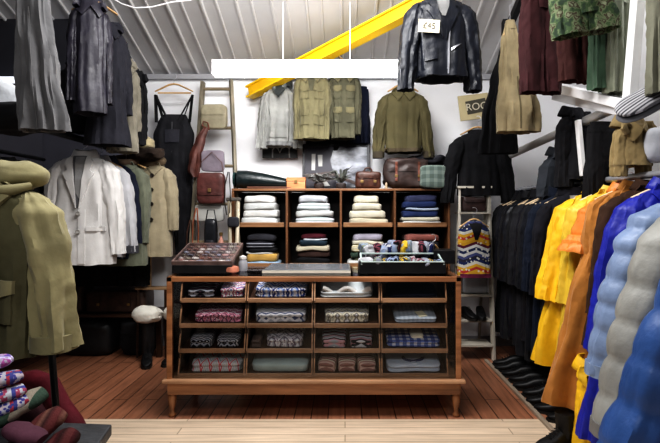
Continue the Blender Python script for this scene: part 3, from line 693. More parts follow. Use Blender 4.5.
# glass-topped wooden box between
t = thing('glass_top_box', 'flat glass-topped box on the middle of the case', 'box', (-.27, 3.80, TOPZ))
b = BM(); box(b, (0, 0, .012), (.62, .42, .024)); obj('body', b, plain((.16, .16, .16), .3), t, False, .004)
b = BM(); box(b, (0, 0, .027), (.60, .40, .005)); obj('lid', b, plain((.22, .23, .25), .15), t, False, .002)
b = BM(); box(b, (0, -.213, .012), (.62, .006, .018)); obj('front_edge', b, plain((.5, .45, .38), .4), t, False)
# bell jar & tan cup
t = thing('leather_pot', 'small round tan leather pot beside the slanted tray', 'pot', P(232, 273, 3.62))
t.location.z = TOPZ
b = BM(); lathe(b, [(.025, 0), (.05, .012), (.052, .03), (.046, .045), (.02, .052), (.004, .053)]); obj('body', b, leather((.42, .17, .11), .35), t)
b = BM(); lathe(b, [(.004, .052), (.010, .056), (.010, .064), (.003, .068)], seg=12); obj('knob', b, leather((.3, .1, .07), .35), t)
t = thing('glass_jar', 'small lidded glass jar on the case in front of the shelves', 'jar', (P(243, 0, 3.75).x, 3.75, TOPZ))
b = BM(); lathe(b, [(.03, 0), (.035, .01), (.034, .06), (.025, .08), (.022, .085)]); obj('body', b, plain((.3, .3, .32), .1), t)
b = BM(); lathe(b, [(.026, .085), (.028, .09), (.026, .105), (.006, .115)]); obj('lid', b, plain((.6, .58, .55), .3), t)
# right: open black case filled with ties and scarves
tc_ = thing('tie_tray', 'black open display tray heaped with neckties at the right of the case', 'display tray', (.40, 3.76, TOPZ))
b = BM(); box(b, (0, 0, .012), (.60, .42, .02))
for s in (-1, 1): box(b, (s * .295, 0, .045), (.012, .42, .09)); box(b, (0, s * .205, .045 + .012 * (s + 1)), (.60, .012, .085 + .03 * (s > 0)))
obj('body', b, BK, tc_, False, .004)
b = BM(); box(b, (0, -.205, .085), (.58, .02, .010)); box(b, (0, .02, .125), (.58, .02, .012)); box(b, (-.285, -.09, .097), (.014, .25, .012), (.24, 0, 0)); box(b, (.285, -.09, .097), (.014, .25, .012), (.24, 0, 0)); obj('rim', b, plain((.42, .50, .48), .3), tc_, False, .003)
b = BM(); box(b, (0.33, .10, .10), (.16, .2, .10)); obj('lid_corner', b, BK, tc_, False, .006)
random.seed(21)
tiec = [((.62, .62, .65), 'white'), ((.03, .04, .14), 'navy'), ((.75, .5, .04), 'yellow'), ((.30, .09, .12), 'wine'), ((.35, .42, .6), 'light blue'), ((.35, .38, .3), 'sage'), ((.36, .38, .45), 'grey'), ((.02, .02, .03), 'black')]
k = 0
for row in range(2):
    for i in range(13):
        c1, n1 = tiec[(i * 3 + row * 5) % 8]; c2, n2 = tiec[(i * 5 + row * 2 + 3) % 8]
        if c1 == c2: c2, n2 = tiec[(i + 4) % 8]
        b = BM(); x = -.25 + i * .0415; y0 = -.13 if row == 0 else .10
        cen = Vector((x, y0 + random.uniform(-.02, .02), (.075 if row == 0 else .13 + .035 * math.sin(PI * max(0, (i - 3)) / 10)) + random.uniform(-.012, .012)))
        hgt = .06 if row == 0 else .11
        c1 = tuple(v * .62 for v in c1); c2 = tuple(v * .62 for v in c2)
        m = random.choice([bands([c1, c2, (.02, .02, .03), c1], .03, .5, 40, 1, 0), bands([c1, c2], .025, .5, 50, 1, 0), fabric(c1, .3)])
        blob(b, (0, 0, 0), (random.uniform(.045, .07), random.uniform(.10, .15), hgt), .6, 20, 12, amp=.016, fr=18, seed=i + row * 20, M=Matrix.Rotation(random.uniform(-.8, .8), 4, 'Z') @ Matrix.Rotation(random.uniform(-.3, .3), 4, 'Y'))
        o = obj('necktie', b, m, loc=Vector(tc_.location) + cen); rowt = 'front' if row == 0 else 'back'
        pos = ['leftmost', 'second', 'third', 'fourth', 'fifth', 'sixth', 'seventh', 'eighth', 'ninth', 'tenth', 'eleventh', 'twelfth', 'rightmost'][i]
        tag(o, 'bundled necktie, %s from the left in the %s row of the black tray' % (pos, rowt) if i not in (0, 12) else 'bundled necktie, %s in the %s row of the black tray' % (pos, rowt), 'necktie', 'bundled neckties in the black tray')

hp = P(434, 246, 3.92)
t = hanger((hp.x, 3.97, TOPZ + .18), .5, 'small wooden hanger lying on the heap of neckties', .17, 0, None, None, .05)

# ================================================================== WALL GARMENTS (centre)
OLV = fabric((.085, .074, .038), .22, .85, 60, .5, scale=5); OLV2 = fabric((.15, .135, .078), .22, scale=5); OLV3 = fabric((.088, .084, .056), .2)
# grey-white hoodie
p = P(280, 87, 5.15)
jacket('hoodie', 'pale grey-white hooded sweatshirt hanging on the back wall', 'hoodie', p, 0, L=.60, sh=.15, ch=.16, hem=.15, dep=.07, sl=.56, so=.03, sr=(.055, .042), mat=fabric((.30, .30, .285), .16), fold=.018, seed=3, collar='none', hood=(fabric((.20, .215, .21)), fabric((.05, .06, .06))), extra=[('hood_opening', [(-.05, .0), (-.06, -.05), (0, -.13), (.06, -.05), (.05, .0)], fabric((.045, .05, .05)), .045), ('hem_band', rect(0, -.575, .27, .04), fabric((.2, .2, .2))), ('pocket', [(-.09, -.52), (.09, -.52), (.09, -.43), (.05, -.38), (-.05, -.38), (-.09, -.43)], fabric((.27, .27, .255)))])
t = thing('letter_board', 'small black board with a pale letter m below the hoodie', 'print', P(280, 152, 5.3))
b = BM(); box(b, (0, 0, 0), (.36, .02, .13)); obj('board', b, plain((.03, .03, .03), .5), t, False, .003)
b = BM()
tube(b, [(-.075, -.014, -.06), (-.075, -.014, .02), (-.05, -.014, .05), (-.02, -.014, .035), (0, -.014, -.01), (.02, -.014, .035), (.06, -.014, .055), (.095, -.014, .04), (.10, -.014, -.06)], .007, 8, .7)
obj('letter', b, plain((.38, .38, .37), .5), t, False)
# two olive field jackets on one beam hook
jacket('field_jacket', 'yellowish olive field jacket with big pockets, left one of the pair under the strip light', 'jacket', P(312, 72, 5.0), 0, L=.66, sh=.14, ch=.145, hem=.12, dep=.09, sl=.60, so=-.01, sr=(.055, .045), mat=OLV2, cmat=OLV2, fold=.012, seed=11, collar='shirt', placket=True, pockets=[(-.072, -.22, .09, .12), (.072, -.22, .09, .12), (-.068, -.46, .09, .14), (.068, -.46, .09, .14)], inner=(OLV3, .05, -.2), vdepth=.2)
jacket('field_jacket', 'grey-olive field jacket, right one of the pair under the strip light', 'jacket', P(344, 72, 5.05), 0, L=.66, sh=.13, ch=.13, hem=.115, dep=.08, sl=.56, so=-.01, sr=(.052, .042), mat=OLV3, cmat=OLV2, fold=.012, seed=14, collar='shirt', placket=True, pockets=[(-.066, -.22, .08, .12), (.066, -.22, .08, .12), (-.062, -.44, .08, .14), (.062, -.44, .08, .14)])
hanger(P(330, 52, 4.95), 0, 'wooden hanger showing above the strip light', .26)
trousers('trousers', 'dark navy trousers hanging flat beside the olive field jackets', P(359, 90, 5.25), 0, L=.55, w=.10, legw=.055, hemw=.055, mat=NAVY, seed=2)
trousers('black_trousers', 'black trousers hanging behind the framed picture', P(330, 128, 5.3), 0, L=.4, w=.24, legw=.12, hemw=.12, mat=BLACK, seed=6, dep=.03)
# right: dark olive suede jacket
jacket('suede_jacket', 'dark olive suede jacket hanging on the wall right of the picture', 'jacket', P(403, 90, 5.05), 0, L=.62, sh=.19, ch=.20, hem=.175, dep=.09, sl=.60, so=.06, sr=(.07, .05), mat=OLV, fold=.014, seed=21, collar='shirt', placket=True, cuff=fabric((.06, .05, .035)), extra=[('hem_band', rect(0, -.60, .38, .035), fabric((.07, .055, .035)))])
hanger(P(403, 84, 5.05), 0, 'wooden hanger in the dark olive suede jacket', .3)
# sign
sg = P(474, 107, 5.1)
t = thing('hanging_sign', 'small cream sign with pale letters on a black panel under the roof', 'sign', sg, (0, 0, 0))
b = BM(); box(b, (0, 0, 0), (.30, .02, .25), (0, -.12, 0)); obj('board', b, plain((.42, .36, .22), .6), t, False, .004)
sgm = plain((.05, .045, .03), .6)
def text(s, size, loc, rot, mat, parent, name='lettering'):
    c = bpy.data.curves.new(name, 'FONT'); c.body = s; c.size = size; c.extrude = .002; c.align_x = 'CENTER'; c.align_y = 'CENTER'
    tmp = bpy.data.objects.new('tmp', c); COL.objects.link(tmp); dg = bpy.context.evaluated_depsgraph_get()
    me = bpy.data.meshes.new_from_object(tmp.evaluated_get(dg)); bpy.data.objects.remove(tmp); bpy.data.curves.remove(c)
    me.materials.clear(); me.materials.append(mat)
    o = bpy.data.objects.new(name, me); COL.objects.link(o); o.location = loc; o.rotation_euler = rot
    if parent: o.parent = parent
    return o
b = BM(); box(b, (.02, -.012, .005), (.20, .008, .13), (0, -.2, 0)); obj('dark_panel', b, sgm, t, False)
text('ROC', .10, (.02, -.018, .0), (PI / 2, -.12, 0), plain((.5, .46, .36), .6), t)
# leather jacket hanging in the open
LJ = leather((.011, .013, .020), .42, .3)
p = P(440, -2, 3.75)
lj = jacket('leather_jacket', 'dark navy leather biker jacket with a price card, hung in the air', 'jacket', p, .08, L=.60, sh=.20, ch=.205, hem=.185, dep=.11, sl=.62, so=.055, sr=(.078, .058), mat=LJ, fold=.012, seed=31, collar='lapel', inner=(fabric((.22, .22, .22)), .075, -.17), vdepth=.34,
    extra=[('pocket', [(-.14, -.42), (-.05, -.40), (-.05, -.48), (-.14, -.50)], LJ, .008), ('pocket', [(.05, -.40), (.13, -.36), (.12, -.37), (.05, -.42)], STEEL, .008), ('zip', [(.035, -.2), (.045, -.2), (.03, -.585), (.02, -.585)], STEEL, .012), ('hem_band', rect(0, -.575, .36, .045), LJ, .010), ('pocket', rect(-.10, -.27, .09, .012), STEEL, .010)])
t = thing('price_card', 'cream handwritten price card on the front of the leather jacket', 'card', P(429, 26, 3.60), (0, .06, 0))
b = BM(); box(b, (0, 0, 0), (.15, .004, .09)); obj('card', b, plain((.62, .58, .46), .6), t, False)
text('£45', .06, (0, -.004, 0), (PI / 2, 0, 0), plain((.15, .14, .12), .6), t)
b = BM(); tube(b, [(p.x, 3.75, p.z + .02), (p.x, 3.75, 3.42)], .003, 6); tag(obj('hanging_wire', b, STEEL), 'thin wire from roof to the leather jacket', 'wire')
# hanging thin wire right of leather jacket
# black t-shirt
ts = jacket('black_shirt', 'plain black long-sleeved top hung above the stepladder', 'shirt', P(478, 131, 4.92), 0, L=.62, sh=.21, ch=.20, hem=.20, dep=.07, slope=.07, sl=.62, so=.09, sr=(.08, .065), mat=BLACK, fold=.008, seed=41, collar='rib')
hanger(P(478, 127, 4.92), 0, 'wooden hanger in the black long-sleeved top', .34)

# ================================================================== RIGHT STEPLADDER
LW = wood((.40, .37, .31), (.52, .49, .43), .6, 2); LWx = wood((.38, .35, .30), (.50, .47, .41), .6, 0)
x0_, x1_ = P(460, 0, 4.85).x, P(490, 0, 4.85).x
sl_ = thing('stepladder', 'pale painted wooden stepladder used as shelves by the back wall', 'stepladder', ((x0_ + x1_) / 2, 4.86, 0))
hw = (x1_ - x0_) / 2
for s in (-1, 1):
    b = BM(); bar(b, (s * (hw + .02), -.06, 0), (s * hw * .95, .03, 1.62), .024, .05); obj('front_rail', b, LW, sl_, False, .003)
    b = BM(); bar(b, (s * (hw + .0), .40, 0), (s * hw * .88, .06, 1.60), .022, .035); obj('rear_rail', b, LW, sl_, False, .003)
b = BM(); box(b, (0, .05, 1.625), (hw * 2 + .04, .14, .022)); obj('top_step', b, LWx, sl_, False, .003)
stz = [1.38, 1.13, .87, .605, .37, .14]
for z in stz:
    b = BM(); y = .0 - .055 * (1 - z / 1.6); box(b, (0, y + .09, z), (hw * 2 + .01, .24, .02)); obj('step', b, LWx, sl_, False, .003)
bag('leather_case', 'dark brown leather case on the upper step of the stepladder', (sl_.location.x, 4.93, 1.392), .235, .14, .15, leather((.05, .03, .028), .4), 'case', 0, .4, False, buckles=False)
t = thing('storage_box', 'clear grey plastic box on the lower step of the stepladder', 'box', (sl_.location.x, 4.92, .617))
b = BM(); blob(b, (0, 0, .09), (.24, .18, .17), .2, amp=.002); obj('body', b, plain((.32, .33, .35), .35), t)
b = BM(); box(b, (0, 0, .18), (.25, .19, .014)); obj('lid', b, plain((.42, .43, .45), .35), t, False, .004)
# fair isle vest
FI = bands([(.06, .07, .16), (.45, .45, .44), (.02, .03, .08), (.45, .45, .44), (.10, .02, .04), (.45, .26, .03), (.50, .31, .04), (.35, .05, .04), (.48, .29, .03), (.45, .44, .40), (.02, .03, .09), (.03, .03, .05)], .30, .14, 9, 2, 0, mix2=(30, .28, (.50, .49, .44)))
ve = jacket('knitted_vest', 'colourful zigzag knitted vest hanging from the stepladder', 'vest', P(474, 222, 4.70), .05, L=.50, sh=.14, ch=.155, hem=.15, dep=.06, slope=.05, mat=FI, fold=.006, seed=51, collar='none', sleeves=0, inner=(BLACK, .06, -.16), extra=[('rib', rect(0, -.485, .28, .035), fabric((.12, .02, .05)))])
hanger(P(474, 219, 4.70), .05, 'wooden hanger in the colourful knitted vest', .27)

# ---- shoes
def shoe(name, label, loc, rz, mat=None, boot=0, sc=1.0, group=None, fur=None, sole=None):
    t = thing(name, label, 'boot' if boot else 'shoe', loc, rz, group, sc); mat = mat or leather((.008, .008, .009), .5)
    out = [(-.13, .030), (-.09, .042), (-.03, .046), (.03, .036), (.08, .036), (.125, .034)]
    b = BM(); R = []
    for z in (0, .02):
        R.append([Vector((w, y, z)) for y, w in out] + [Vector((.012, .140, z)), Vector((-.012, .140, z))] + [Vector((-w, y, z)) for y, w in out[::-1]] + [Vector((0, -.145, z))])
    rings(b, R); box(b, (0, .10, .012), (.06, .07, .024)); obj('sole', b, sole or plain((.02, .018, .016), .6), t, True)
    b = BM(); R = []
    hs = [(-.135, .012, .035), (-.12, .032, .045), (-.08, .044, .055), (-.03, .046, .068), (.02, .040, .095), (.06, .038, .105), (.10, .038, .105), (.13, .030, .095), (.138, .015, .06)]
    for y, w, h in hs: R.append([Vector((w * sgnp(math.cos(2 * PI * k / 16), .7), y, .018 + (h - .018) * (.5 + .5 * sgnp(math.sin(2 * PI * k / 16), .6)))) for k in range(16)])
    rings(b, R); obj('upper', b, mat, t)
    b = BM()
    for k in range(4): tube(b, [(-.022, -.05 + k * .02, .072 + k * .011), (0, -.052 + k * .02, .080 + k * .011), (.022, -.05 + k * .02, .072 + k * .011)], .003, 5)
    obj('laces', b, plain((.012, .012, .012), .9), t)
    if boot:
        b = BM(); cloth_tube(b, [(-boot, 0, .078, .055, .06), (-.12, 0, .078, .048, .056), (-.06, 0, .078, .042, .06)], n=14, seg=24, fold=.006, seed=2, bottom=False); obj('shaft', b, mat, t)
    if fur:
        b = BM(); blob(b, (0, .07, boot), (.25, .20, .15), .8, amp=.025, fr=12); obj('fleece_cuff', b, fur, t)
    return t
sh0 = shoe('leather_shoe', 'black leather shoe on the lower step of the stepladder, left one', (sl_.location.x - .06, 4.86, .383), .25, sc=.95, group='pair of black shoes on the stepladder')
dup(sh0, (sl_.location.x + .06, 4.87, .383), -.15, 'black leather shoe on the lower step of the stepladder, right one')
random.seed(6)
ords = ['rearmost', 'second', 'third', 'fourth', 'fifth', 'sixth', 'seventh', 'eighth', 'nearest']
for j in range(9):
    y = 4.62 - j * .155
    for s in (0, 1):
        lb = 'black shoe under the right rail, %s pair%s, %s one' % (ords[j], '' if j in (0, 8) else ' from the back', 'outer' if s == 0 else 'inner')
        dup(sh0, (1.46 + s * .16 + random.uniform(-.02, .02), y + s * .04, 0), 1.25 - PI + random.uniform(-.2, .2) + PI * 0, lb, 'black shoes on the floor under the right rail', 1.0)
bt = shoe('leather_boot', 'black leather boot standing at the near end of the shoe row', (1.24, 3.02, 0.0015), -1.2, boot=.2)

# ================================================================== LEFT LADDER WITH BAGS
LG_ = wood((.14, .12, .085), (.26, .23, .175), .7, 2); LGx = wood((.14, .11, .07), (.26, .21, .14), .7, 0)
ld = thing('ladder', 'tall weathered wooden ladder leaning on the back wall', 'ladder', (0, 0, 0))
def lp(px, py, d=None):
    d = d if d else 5.25 - .45 * max(0, (py - 80)) / 270; return P(px, py, d)
for top, bot in (((203, 82), (184, 352)), ((231, 80), (243, 352))):
    b = BM(); bar(b, lp(*top), P(bot[0], 351, 4.85) * 1.0, .032, .06); obj('rail', b, LG_, ld, False, .004)
for i, py in enumerate((89, 128, 166, 204, 242, 280, 316)):
    f = (py - 80) / 272; xl = 203 - 19 * f; xr = 231 + 12 * f
    b = BM(); d = 5.25 - .40 * f; tube(b, [P(xl, py, d), P(xr, py, d)], .016, 10); obj('rung', b, LGx, ld)
def hang_bag(*a, **k): return bag(*a, **k)
TAN = leather((.30, .27, .19), .6, .15)
z = lambda py, d: CH + (VY - py) * d / F
bag('canvas_bag', 'cream canvas satchel hanging at the top of the ladder', (P(214, 0, 5.05).x, 5.06, z(129, 5.05)), .25, .09, .24, TAN, 'bag', 0, .45, False, buckles=False)
t = thing('leather_gaiter', 'red-brown long leather holster hanging beside the ladder', 'leather holster', P(206, 128, 5.0))
b = BM(); cloth_tube(b, [(0, 0, 0, .03, .02), (.10, -.05, 0, .042, .03), (.28, -.10, 0, .055, .035), (.42, -.12, 0, .058, .035), (.48, -.10, 0, .04, .03)], n=30, seg=24, fold=.01, seed=4, bottom=False); obj('body', b, leather((.10, .038, .03), .5), t)
b = BM(); tube(b, [(0, -.01, 0), (-.03, -.03, .02), (-.02, -.02, .06), (.02, -.01, .05), (.03, 0, -.02)], .008, 6); obj('strap', b, leather((.15, .05, .03)), t)
bag('paper_bag', 'pale lilac-grey folded cloth bag between the ladder rungs', (P(213, 0, 5.0).x, 5.0, z(172, 5.0)), .22, .06, .21, fabric((.22, .19, .22), .2), 'bag', 0, 0, False, buckles=False)
bag('satchel', 'large red-brown leather satchel hanging on the ladder', (P(211, 0, 4.92).x, 4.93, z(204, 4.92)), .26, .10, .30, leather((.095, .032, .028), .45), 'satchel', 0, .72, False, buckles=False, amp=.004)
o = bpy.data.objects['satchel']; b = BM(); box(b, (0, -.07, .13), (.03, .012, .035)); obj('clasp', b, BRASS, o, False, .003)
b = BM(); tube(b, [(-.12, .0, .27), (-.10, .0, .4), (0, .02, .5), (.1, .0, .4), (.12, 0, .27)], .007, 6, .5); obj('strap', b, BRL, o)
bag('white_bag', 'white cotton bag hanging below the leather satchel', (P(207, 0, 4.9).x, 4.99, z(222, 4.9)), .28, .07, .17, fabric((.45, .45, .43), .1), 'bag', 0, 0, False, buckles=False)
bt2 = thing('camera_case', 'black leather bottle case hanging low on the ladder', 'case', P(211, 257, 4.8))
b = BM(); blob(b, (0, 0, .18), (.12, .09, .36), .5, amp=.004); obj('body', b, leather((.015, .016, .02), .3), bt2)
b = BM(); blob(b, (0, -.045, .10), (.08, .05, .12), .4, amp=.003); obj('pocket', b, leather((.02, .02, .025), .35), bt2)
b = BM(); tube(b, [(-.05, 0, .33), (-.03, 0, .44), (.03, 0, .44), (.05, 0, .33)], .006, 6); obj('strap', b, BK, bt2)
def strap_hang(label, px, py0, py1, d, mat, w=.012):
    b = BM(); p0 = P(px, py0, d); p1 = P(px, py1, d); l = (p0 - p1).length
    pts = [(0, 0, 0), (-.025, -.01, -l * .3), (-.03, -.01, -l * .7), (-.012, 0, -l), (.015, 0, -l * .95), (.02, .01, -l * .5), (.008, .01, 0)]
    tube(b, pts, w, 8, .5); return tag(obj('leather_strap', b, mat, loc=p0), label, 'strap')
strap_hang('orange-brown looped leather strap hanging left of the black case', 196, 208, 255, 4.78, leather((.32, .11, .06), .4))
strap_hang('dark looped strap hanging at the left rail of the ladder', 190, 220, 262, 4.78, leather((.08, .04, .03), .4))
strap_hang('dark strap looped over the right rail of the ladder', 228, 172, 215, 4.80, leather((.02, .02, .02), .4), .009)
t = thing('flask', 'pink-tan leather flask hanging right of the black case', 'flask', P(221, 256, 4.75))
b = BM(); lathe(b, [(.03, 0), (.038, .02), (.036, .09), (.022, .14), (.012, .17), (.014, .2)], seg=18, sy=.7); obj('body', b, leather((.42, .22, .17), .4), t)
b = BM(); lathe(b, [(.016, .19), (.017, .215), (.006, .22)], seg=12); obj('cap', b, BRASS, t)
# wrapped pale oars / crutch beside the ladder
t = thing('wooden_crutch', 'pale beige wooden crutch with black wraps beside the ladder', 'crutch', P(233, 352, 4.83))
t.location.z = 0
for s in (-1, 1):
    b = BM(); bar(b, (s * .012, 0, 0), (s * .042, .03, 1.50), .026, .03); obj('strut', b, wood((.5, .44, .33), (.62, .56, .44), .5, 2), t, False, .004)
b = BM(); box(b, (0, .03, 1.51), (.14, .04, .035)); obj('arm_pad', b, fabric((.1, .09, .08)), t, True, .01)
for z_, w in ((1.295, .11), (.995, .10)):
    b = BM(); blob(b, (0, .02, z_), (w, .06, .10), .5); obj('wrap', b, CHAR, t)

# ================================================================== OVERALLS
DUN = fabric((.022, .022, .026), .3)
op = P(174, 93, 5.15)
t = thing('dungarees', 'black denim dungarees with crossed straps hanging on the white wall', 'dungarees', op)
b = BM(); cloth_tube(b, [(.22, 0, 0, .12, .03), (.30, 0, 0, .165, .05), (.42, 0, 0, .20, .06), (.62, 0, 0, .18, .06), (.80, 0, 0, .19, .06), (.86, 0, 0, .18, .05)], n=40, fold=.012, seed=8); bvh = BVHTree.FromBMesh(b); obj('bib', b, DUN, t)
for s in (-1, 1):
    b = BM(); cloth_tube(b, [(.78, s * .085, 0, .085, .05), (1.0, s * .09, 0, .095, .055), (1.3, s * .095, 0, .085, .05), (1.62, s * .10, 0, .085, .045)], n=44, seg=36, fold=.014, seed=9 + s, cre=.004); obj('leg', b, DUN, t)
    for x0, x1 in ((s * .185, s * .165), (s * .185, s * .04), (s * .18, s * .09)):
        b = BM(); bar(b, (x0, 0, -.02), (x1, -.03, -.30), .03, .010); obj('strap', b, BLACK, t, False)
obj('pocket', patch(bvh, rect(0, -.44, .14, .13), .006, .005), fabric((.04, .04, .05)), t)
b = BM(); box(b, (0, -.06, -.45), (.006, .006, .3)); obj('centre_seam', b, fabric((.12, .12, .13)), t, False)
hanger(P(174, 84, 5.15), 0, 'pale wooden hanger holding the black dungarees', .38).children
b = BM(); bar(b, P(158, 93, 5.15), P(191, 93, 5.15), .014, .014); tag(obj('hanger_bar', b, HWOOD), 'pale wooden crossbar under the dungarees hanger', 'hanger bar')

# ================================================================== LEFT RAIL
b = BM(); rx = -2.08; tube(b, [(rx - .02, 2.6, 1.975), (rx, 5.0, 1.955)], .026, 14); tube(b, [(rx, 4.95, 1.955), (rx, 5.34, 1.955)], .02, 12)
tag(obj('clothes_rail', b, DMETAL), 'black steel clothes rail along the left side', 'rail')
WJ = fabric((.60, .59, .58), .06, .8, 50, .4); WJ2 = fabric((.42, .42, .44), .08); TG = fabric((.15, .16, .12), .15); DUF = fabric((.31, .27, .19), .12)
p = P(84, 155, 4.05)
jacket('white_jacket', 'off-white notch-lapel jacket at the front of the left rail', 'jacket', p, .05, 'coats on the left rail', L=.86, sh=.205, ch=.225, hem=.24, dep=.10, sl=.72, so=.055, sr=(.078, .062), mat=WJ, fold=.014, seed=61, collar='lapel', inner=(fabric((.14, .14, .15)), .06, -.42), vdepth=.42, buttons=[(.01, -.46), (.01, -.60)], bmat=fabric((.35, .34, .32)), placket=(WJ, .03), flaps=[(-.13, -.60, .13, .035), (.13, -.58, .13, .035)],
       extra=[('scarf', [(-.03, -.02), (.04, -.02), (.05, -.2), (.02, -.36), (-.02, -.3)], fabric((.3, .3, .3)), .004)])
hanger((p.x, p.y, p.z + .005), .05, 'wooden hanger in the off-white notch-lapel jacket', .38)
p = P(97, 160, 4.25)
jacket('white_coat', 'pale grey-white coat hanging just behind the off-white jacket', 'coat', p, .1, 'coats on the left rail', L=.80, sh=.20, ch=.21, hem=.22, sl=.70, so=.07, sr=(.075, .06), mat=WJ2, fold=.012, seed=63, collar='shirt', cuff=fabric((.06, .06, .07)), placket=True)
hanger((p.x + .02, p.y, p.z + .01), .1, 'wooden hanger in the pale grey-white coat', .36)
p = P(104, 160, 4.42)
jacket('dark_jacket', 'dark navy jacket between the pale coat and the sage parka', 'jacket', p, .1, 'coats on the left rail', L=.85, sh=.20, ch=.2, hem=.2, sl=.66, so=.06, mat=NAVY, seed=65)
p = P(124, 162, 4.58)
jacket('sage_parka', 'faded sage green parka with fur collar behind the white coats', 'coat', p, .1, 'coats on the left rail', L=.92, sh=.15, ch=.16, hem=.20, sl=.66, so=.02, mat=TG, fold=.012, seed=67, collar='shirt', placket=True, fur=fabric((.10, .07, .05), .5, .95, 40, 1), pockets=[(.1, -.6, .12, .14)])
hanger((p.x + .02, p.y, p.z + .02), .1, 'wooden hanger in the sage green parka', .34)
p = P(151, 163, 4.74)
jacket('duffle_coat', 'cream duffle coat with dark toggles at the end of the left rail', 'coat', p, .05, 'coats on the left rail', L=.86, sh=.17, ch=.18, hem=.20, dep=.1, sl=.56, so=.03, sr=(.07, .055), mat=DUF, fold=.008, seed=69, collar='shirt', placket=True, buttons=[(-.035, -.12), (.04, -.12), (-.035, -.25), (.04, -.25), (-.035, -.38), (.04, -.38), (-.035, -.52), (.04, -.52)], bmat=plain((.02, .015, .012), .4), fur=fabric((.12, .09, .06), .5, .95, 40, 1))
# tan & fur bundle on the rail end
t = thing('fur_hat', 'tan canvas trapper hat with dark fur flaps above the duffle coat', 'hat', P(143, 149, 4.6))
b = BM(); blob(b, (0, 0, .05), (.20, .18, .13), .8, amp=.014, fr=12); obj('crown', b, fabric((.36, .31, .2), .3), t)
b = BM(); blob(b, (.04, -.01, -.045), (.30, .2, .11), .7, amp=.03, fr=16); obj('fur_flap', b, fabric((.035, .025, .02), .6, .95, 40, 1), t)
# foreground khaki coat on a stand
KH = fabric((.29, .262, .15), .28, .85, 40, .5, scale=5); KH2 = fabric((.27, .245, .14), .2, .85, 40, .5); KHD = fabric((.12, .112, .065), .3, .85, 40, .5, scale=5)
p = P(-4, 183, 2.0)
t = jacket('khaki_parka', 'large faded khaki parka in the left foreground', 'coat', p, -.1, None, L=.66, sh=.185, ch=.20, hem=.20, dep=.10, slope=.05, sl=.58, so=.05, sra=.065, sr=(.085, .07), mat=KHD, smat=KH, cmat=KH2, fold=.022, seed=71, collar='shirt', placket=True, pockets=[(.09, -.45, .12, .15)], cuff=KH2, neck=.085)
b = BM(); blob(b, (0, .045, .03), (.33, .20, .10), .7, 44, 20, amp=.022, fr=10, seed=4); tube(b, [(-.15, -.01, -.012), (-.12, -.06, -.03), (0, -.07, -.035), (.12, -.06, -.03), (.15, -.01, -.012)], [.02, .03, .03, .03, .02], 12, .7); obj('hood', b, KH2, t)
b = BM(); tube(b, [P(66, 0, 2.16) * Vector((1, 1, 0)), Vector((P(38, 0, 2.16).x, 2.16, 1.50))] if False else [Vector((P(66, 0, 2.16).x, 2.16, 0)), Vector((P(40, 0, 2.16).x, 2.16, 1.46))], .014, 10)
tube(b, [(-1.75, 2.16, 0), (-1.62, 2.16, 1.46)], .014, 10); tube(b, [(-1.64, 2.16, 1.455), (-1.27, 2.16, 1.455)], .014, 10)
tag(obj('clothes_stand', b, DMETAL), 'black metal clothes stand behind the khaki parka', 'clothes stand')

# black trousers / coats beneath and beyond the left rail
random.seed(12)
b = BM(); tube(b, [(-2.75, 4.95, 1.30), (-1.95, 4.95, 1.30)], .014, 10); tag(obj('rear_rail', b, DMETAL), 'low black rail behind the white coats', 'rail')
for i in range(6):
    trousers('black_trousers', 'black trousers, %s along the low rail behind the white coats' % ['leftmost', 'second', 'third', 'fourth', 'fifth', 'rightmost'][i], (-2.70 + i * .14, 4.93 - (i % 2) * .06, 1.29), .15, 'black trousers on the low rail', L=.60, w=.12, legw=.075, hemw=.07, mat=BLACK if i % 2 else BLACK2, seed=i + 80)
for i in range(5):
    yy = 3.35 + i * .22
    jacket('black_coat', 'long black coat, %s along the left rail beyond the khaki parka' % ['nearest', 'second', 'third', 'fourth', 'farthest'][i], 'coat', (-2.62 - .02 * i, yy, 1.78), 0, 'black coats along the left wall', L=1.25, sh=.2, ch=.22, hem=.25, sl=.66, so=.05, mat=BLACK if i % 2 else BLACK2, seed=90 + i)
b = BM(); tube(b, [(-2.62, 2.9, 1.86), (-2.70, 4.6, 1.86)], .016, 10); tag(obj('wall_rail', b, DMETAL), 'black rail nearest the left wall', 'rail')
# white bits far left under the tube
b = BM(); blob(b, (0, 0, 0), (.28, .12, .22), .6, amp=.02); tag(obj('white_bag', b, fabric((.6, .62, .65)), loc=P(4, 100, 3.3), rot=(0, .5, 0)), 'white crumpled bag on top of the rack at the far left', 'bag')
b = BM(); blob(b, (0, 0, 0), (.5, .3, .18), .6, amp=.03); tag(obj('black_bundle', b, BLACK, loc=P(10, 118, 3.2)), 'black bundle of clothes stacked above the left rack', 'clothing')

# ---- hung from the left rafter
GRY = fabric((.13, .13, .135), .18, .85, 40, .5, scale=6)
gp = P(34, -60, 2.9)
t = drape('denim_garment', 'long grey denim garment hanging high at the far left', 'clothing', gp, [(0, 0, 0, .05, .03), (.10, 0, 0, .055, .05), (.4, .00, 0, .075, .06), (.75, .03, 0, .10, .065), (1.08, .055, 0, .135, .07)], GRY, 101, .020)
hanger(gp, .1, 'wooden hanger of the long grey denim garment', .18, 0, None, None, beam_z(-1, 2.9) - gp.z - .02)
LC = leather((.028, .026, .038), .46, .25)
jacket('leather_coat', 'dark purple-black leather coat hung high from the left rafter', 'coat', P(90, 3, 3.7), .5, 'dark coats hung from the left rafter', L=.80, sh=.10, ch=.10, hem=.105, sl=.66, so=.01, sr=(.05, .045), mat=LC, fold=.009, seed=103, collar='shirt')
hanger(P(95, 2, 3.7), .3, 'wooden hanger in the purple-black leather coat', .3)
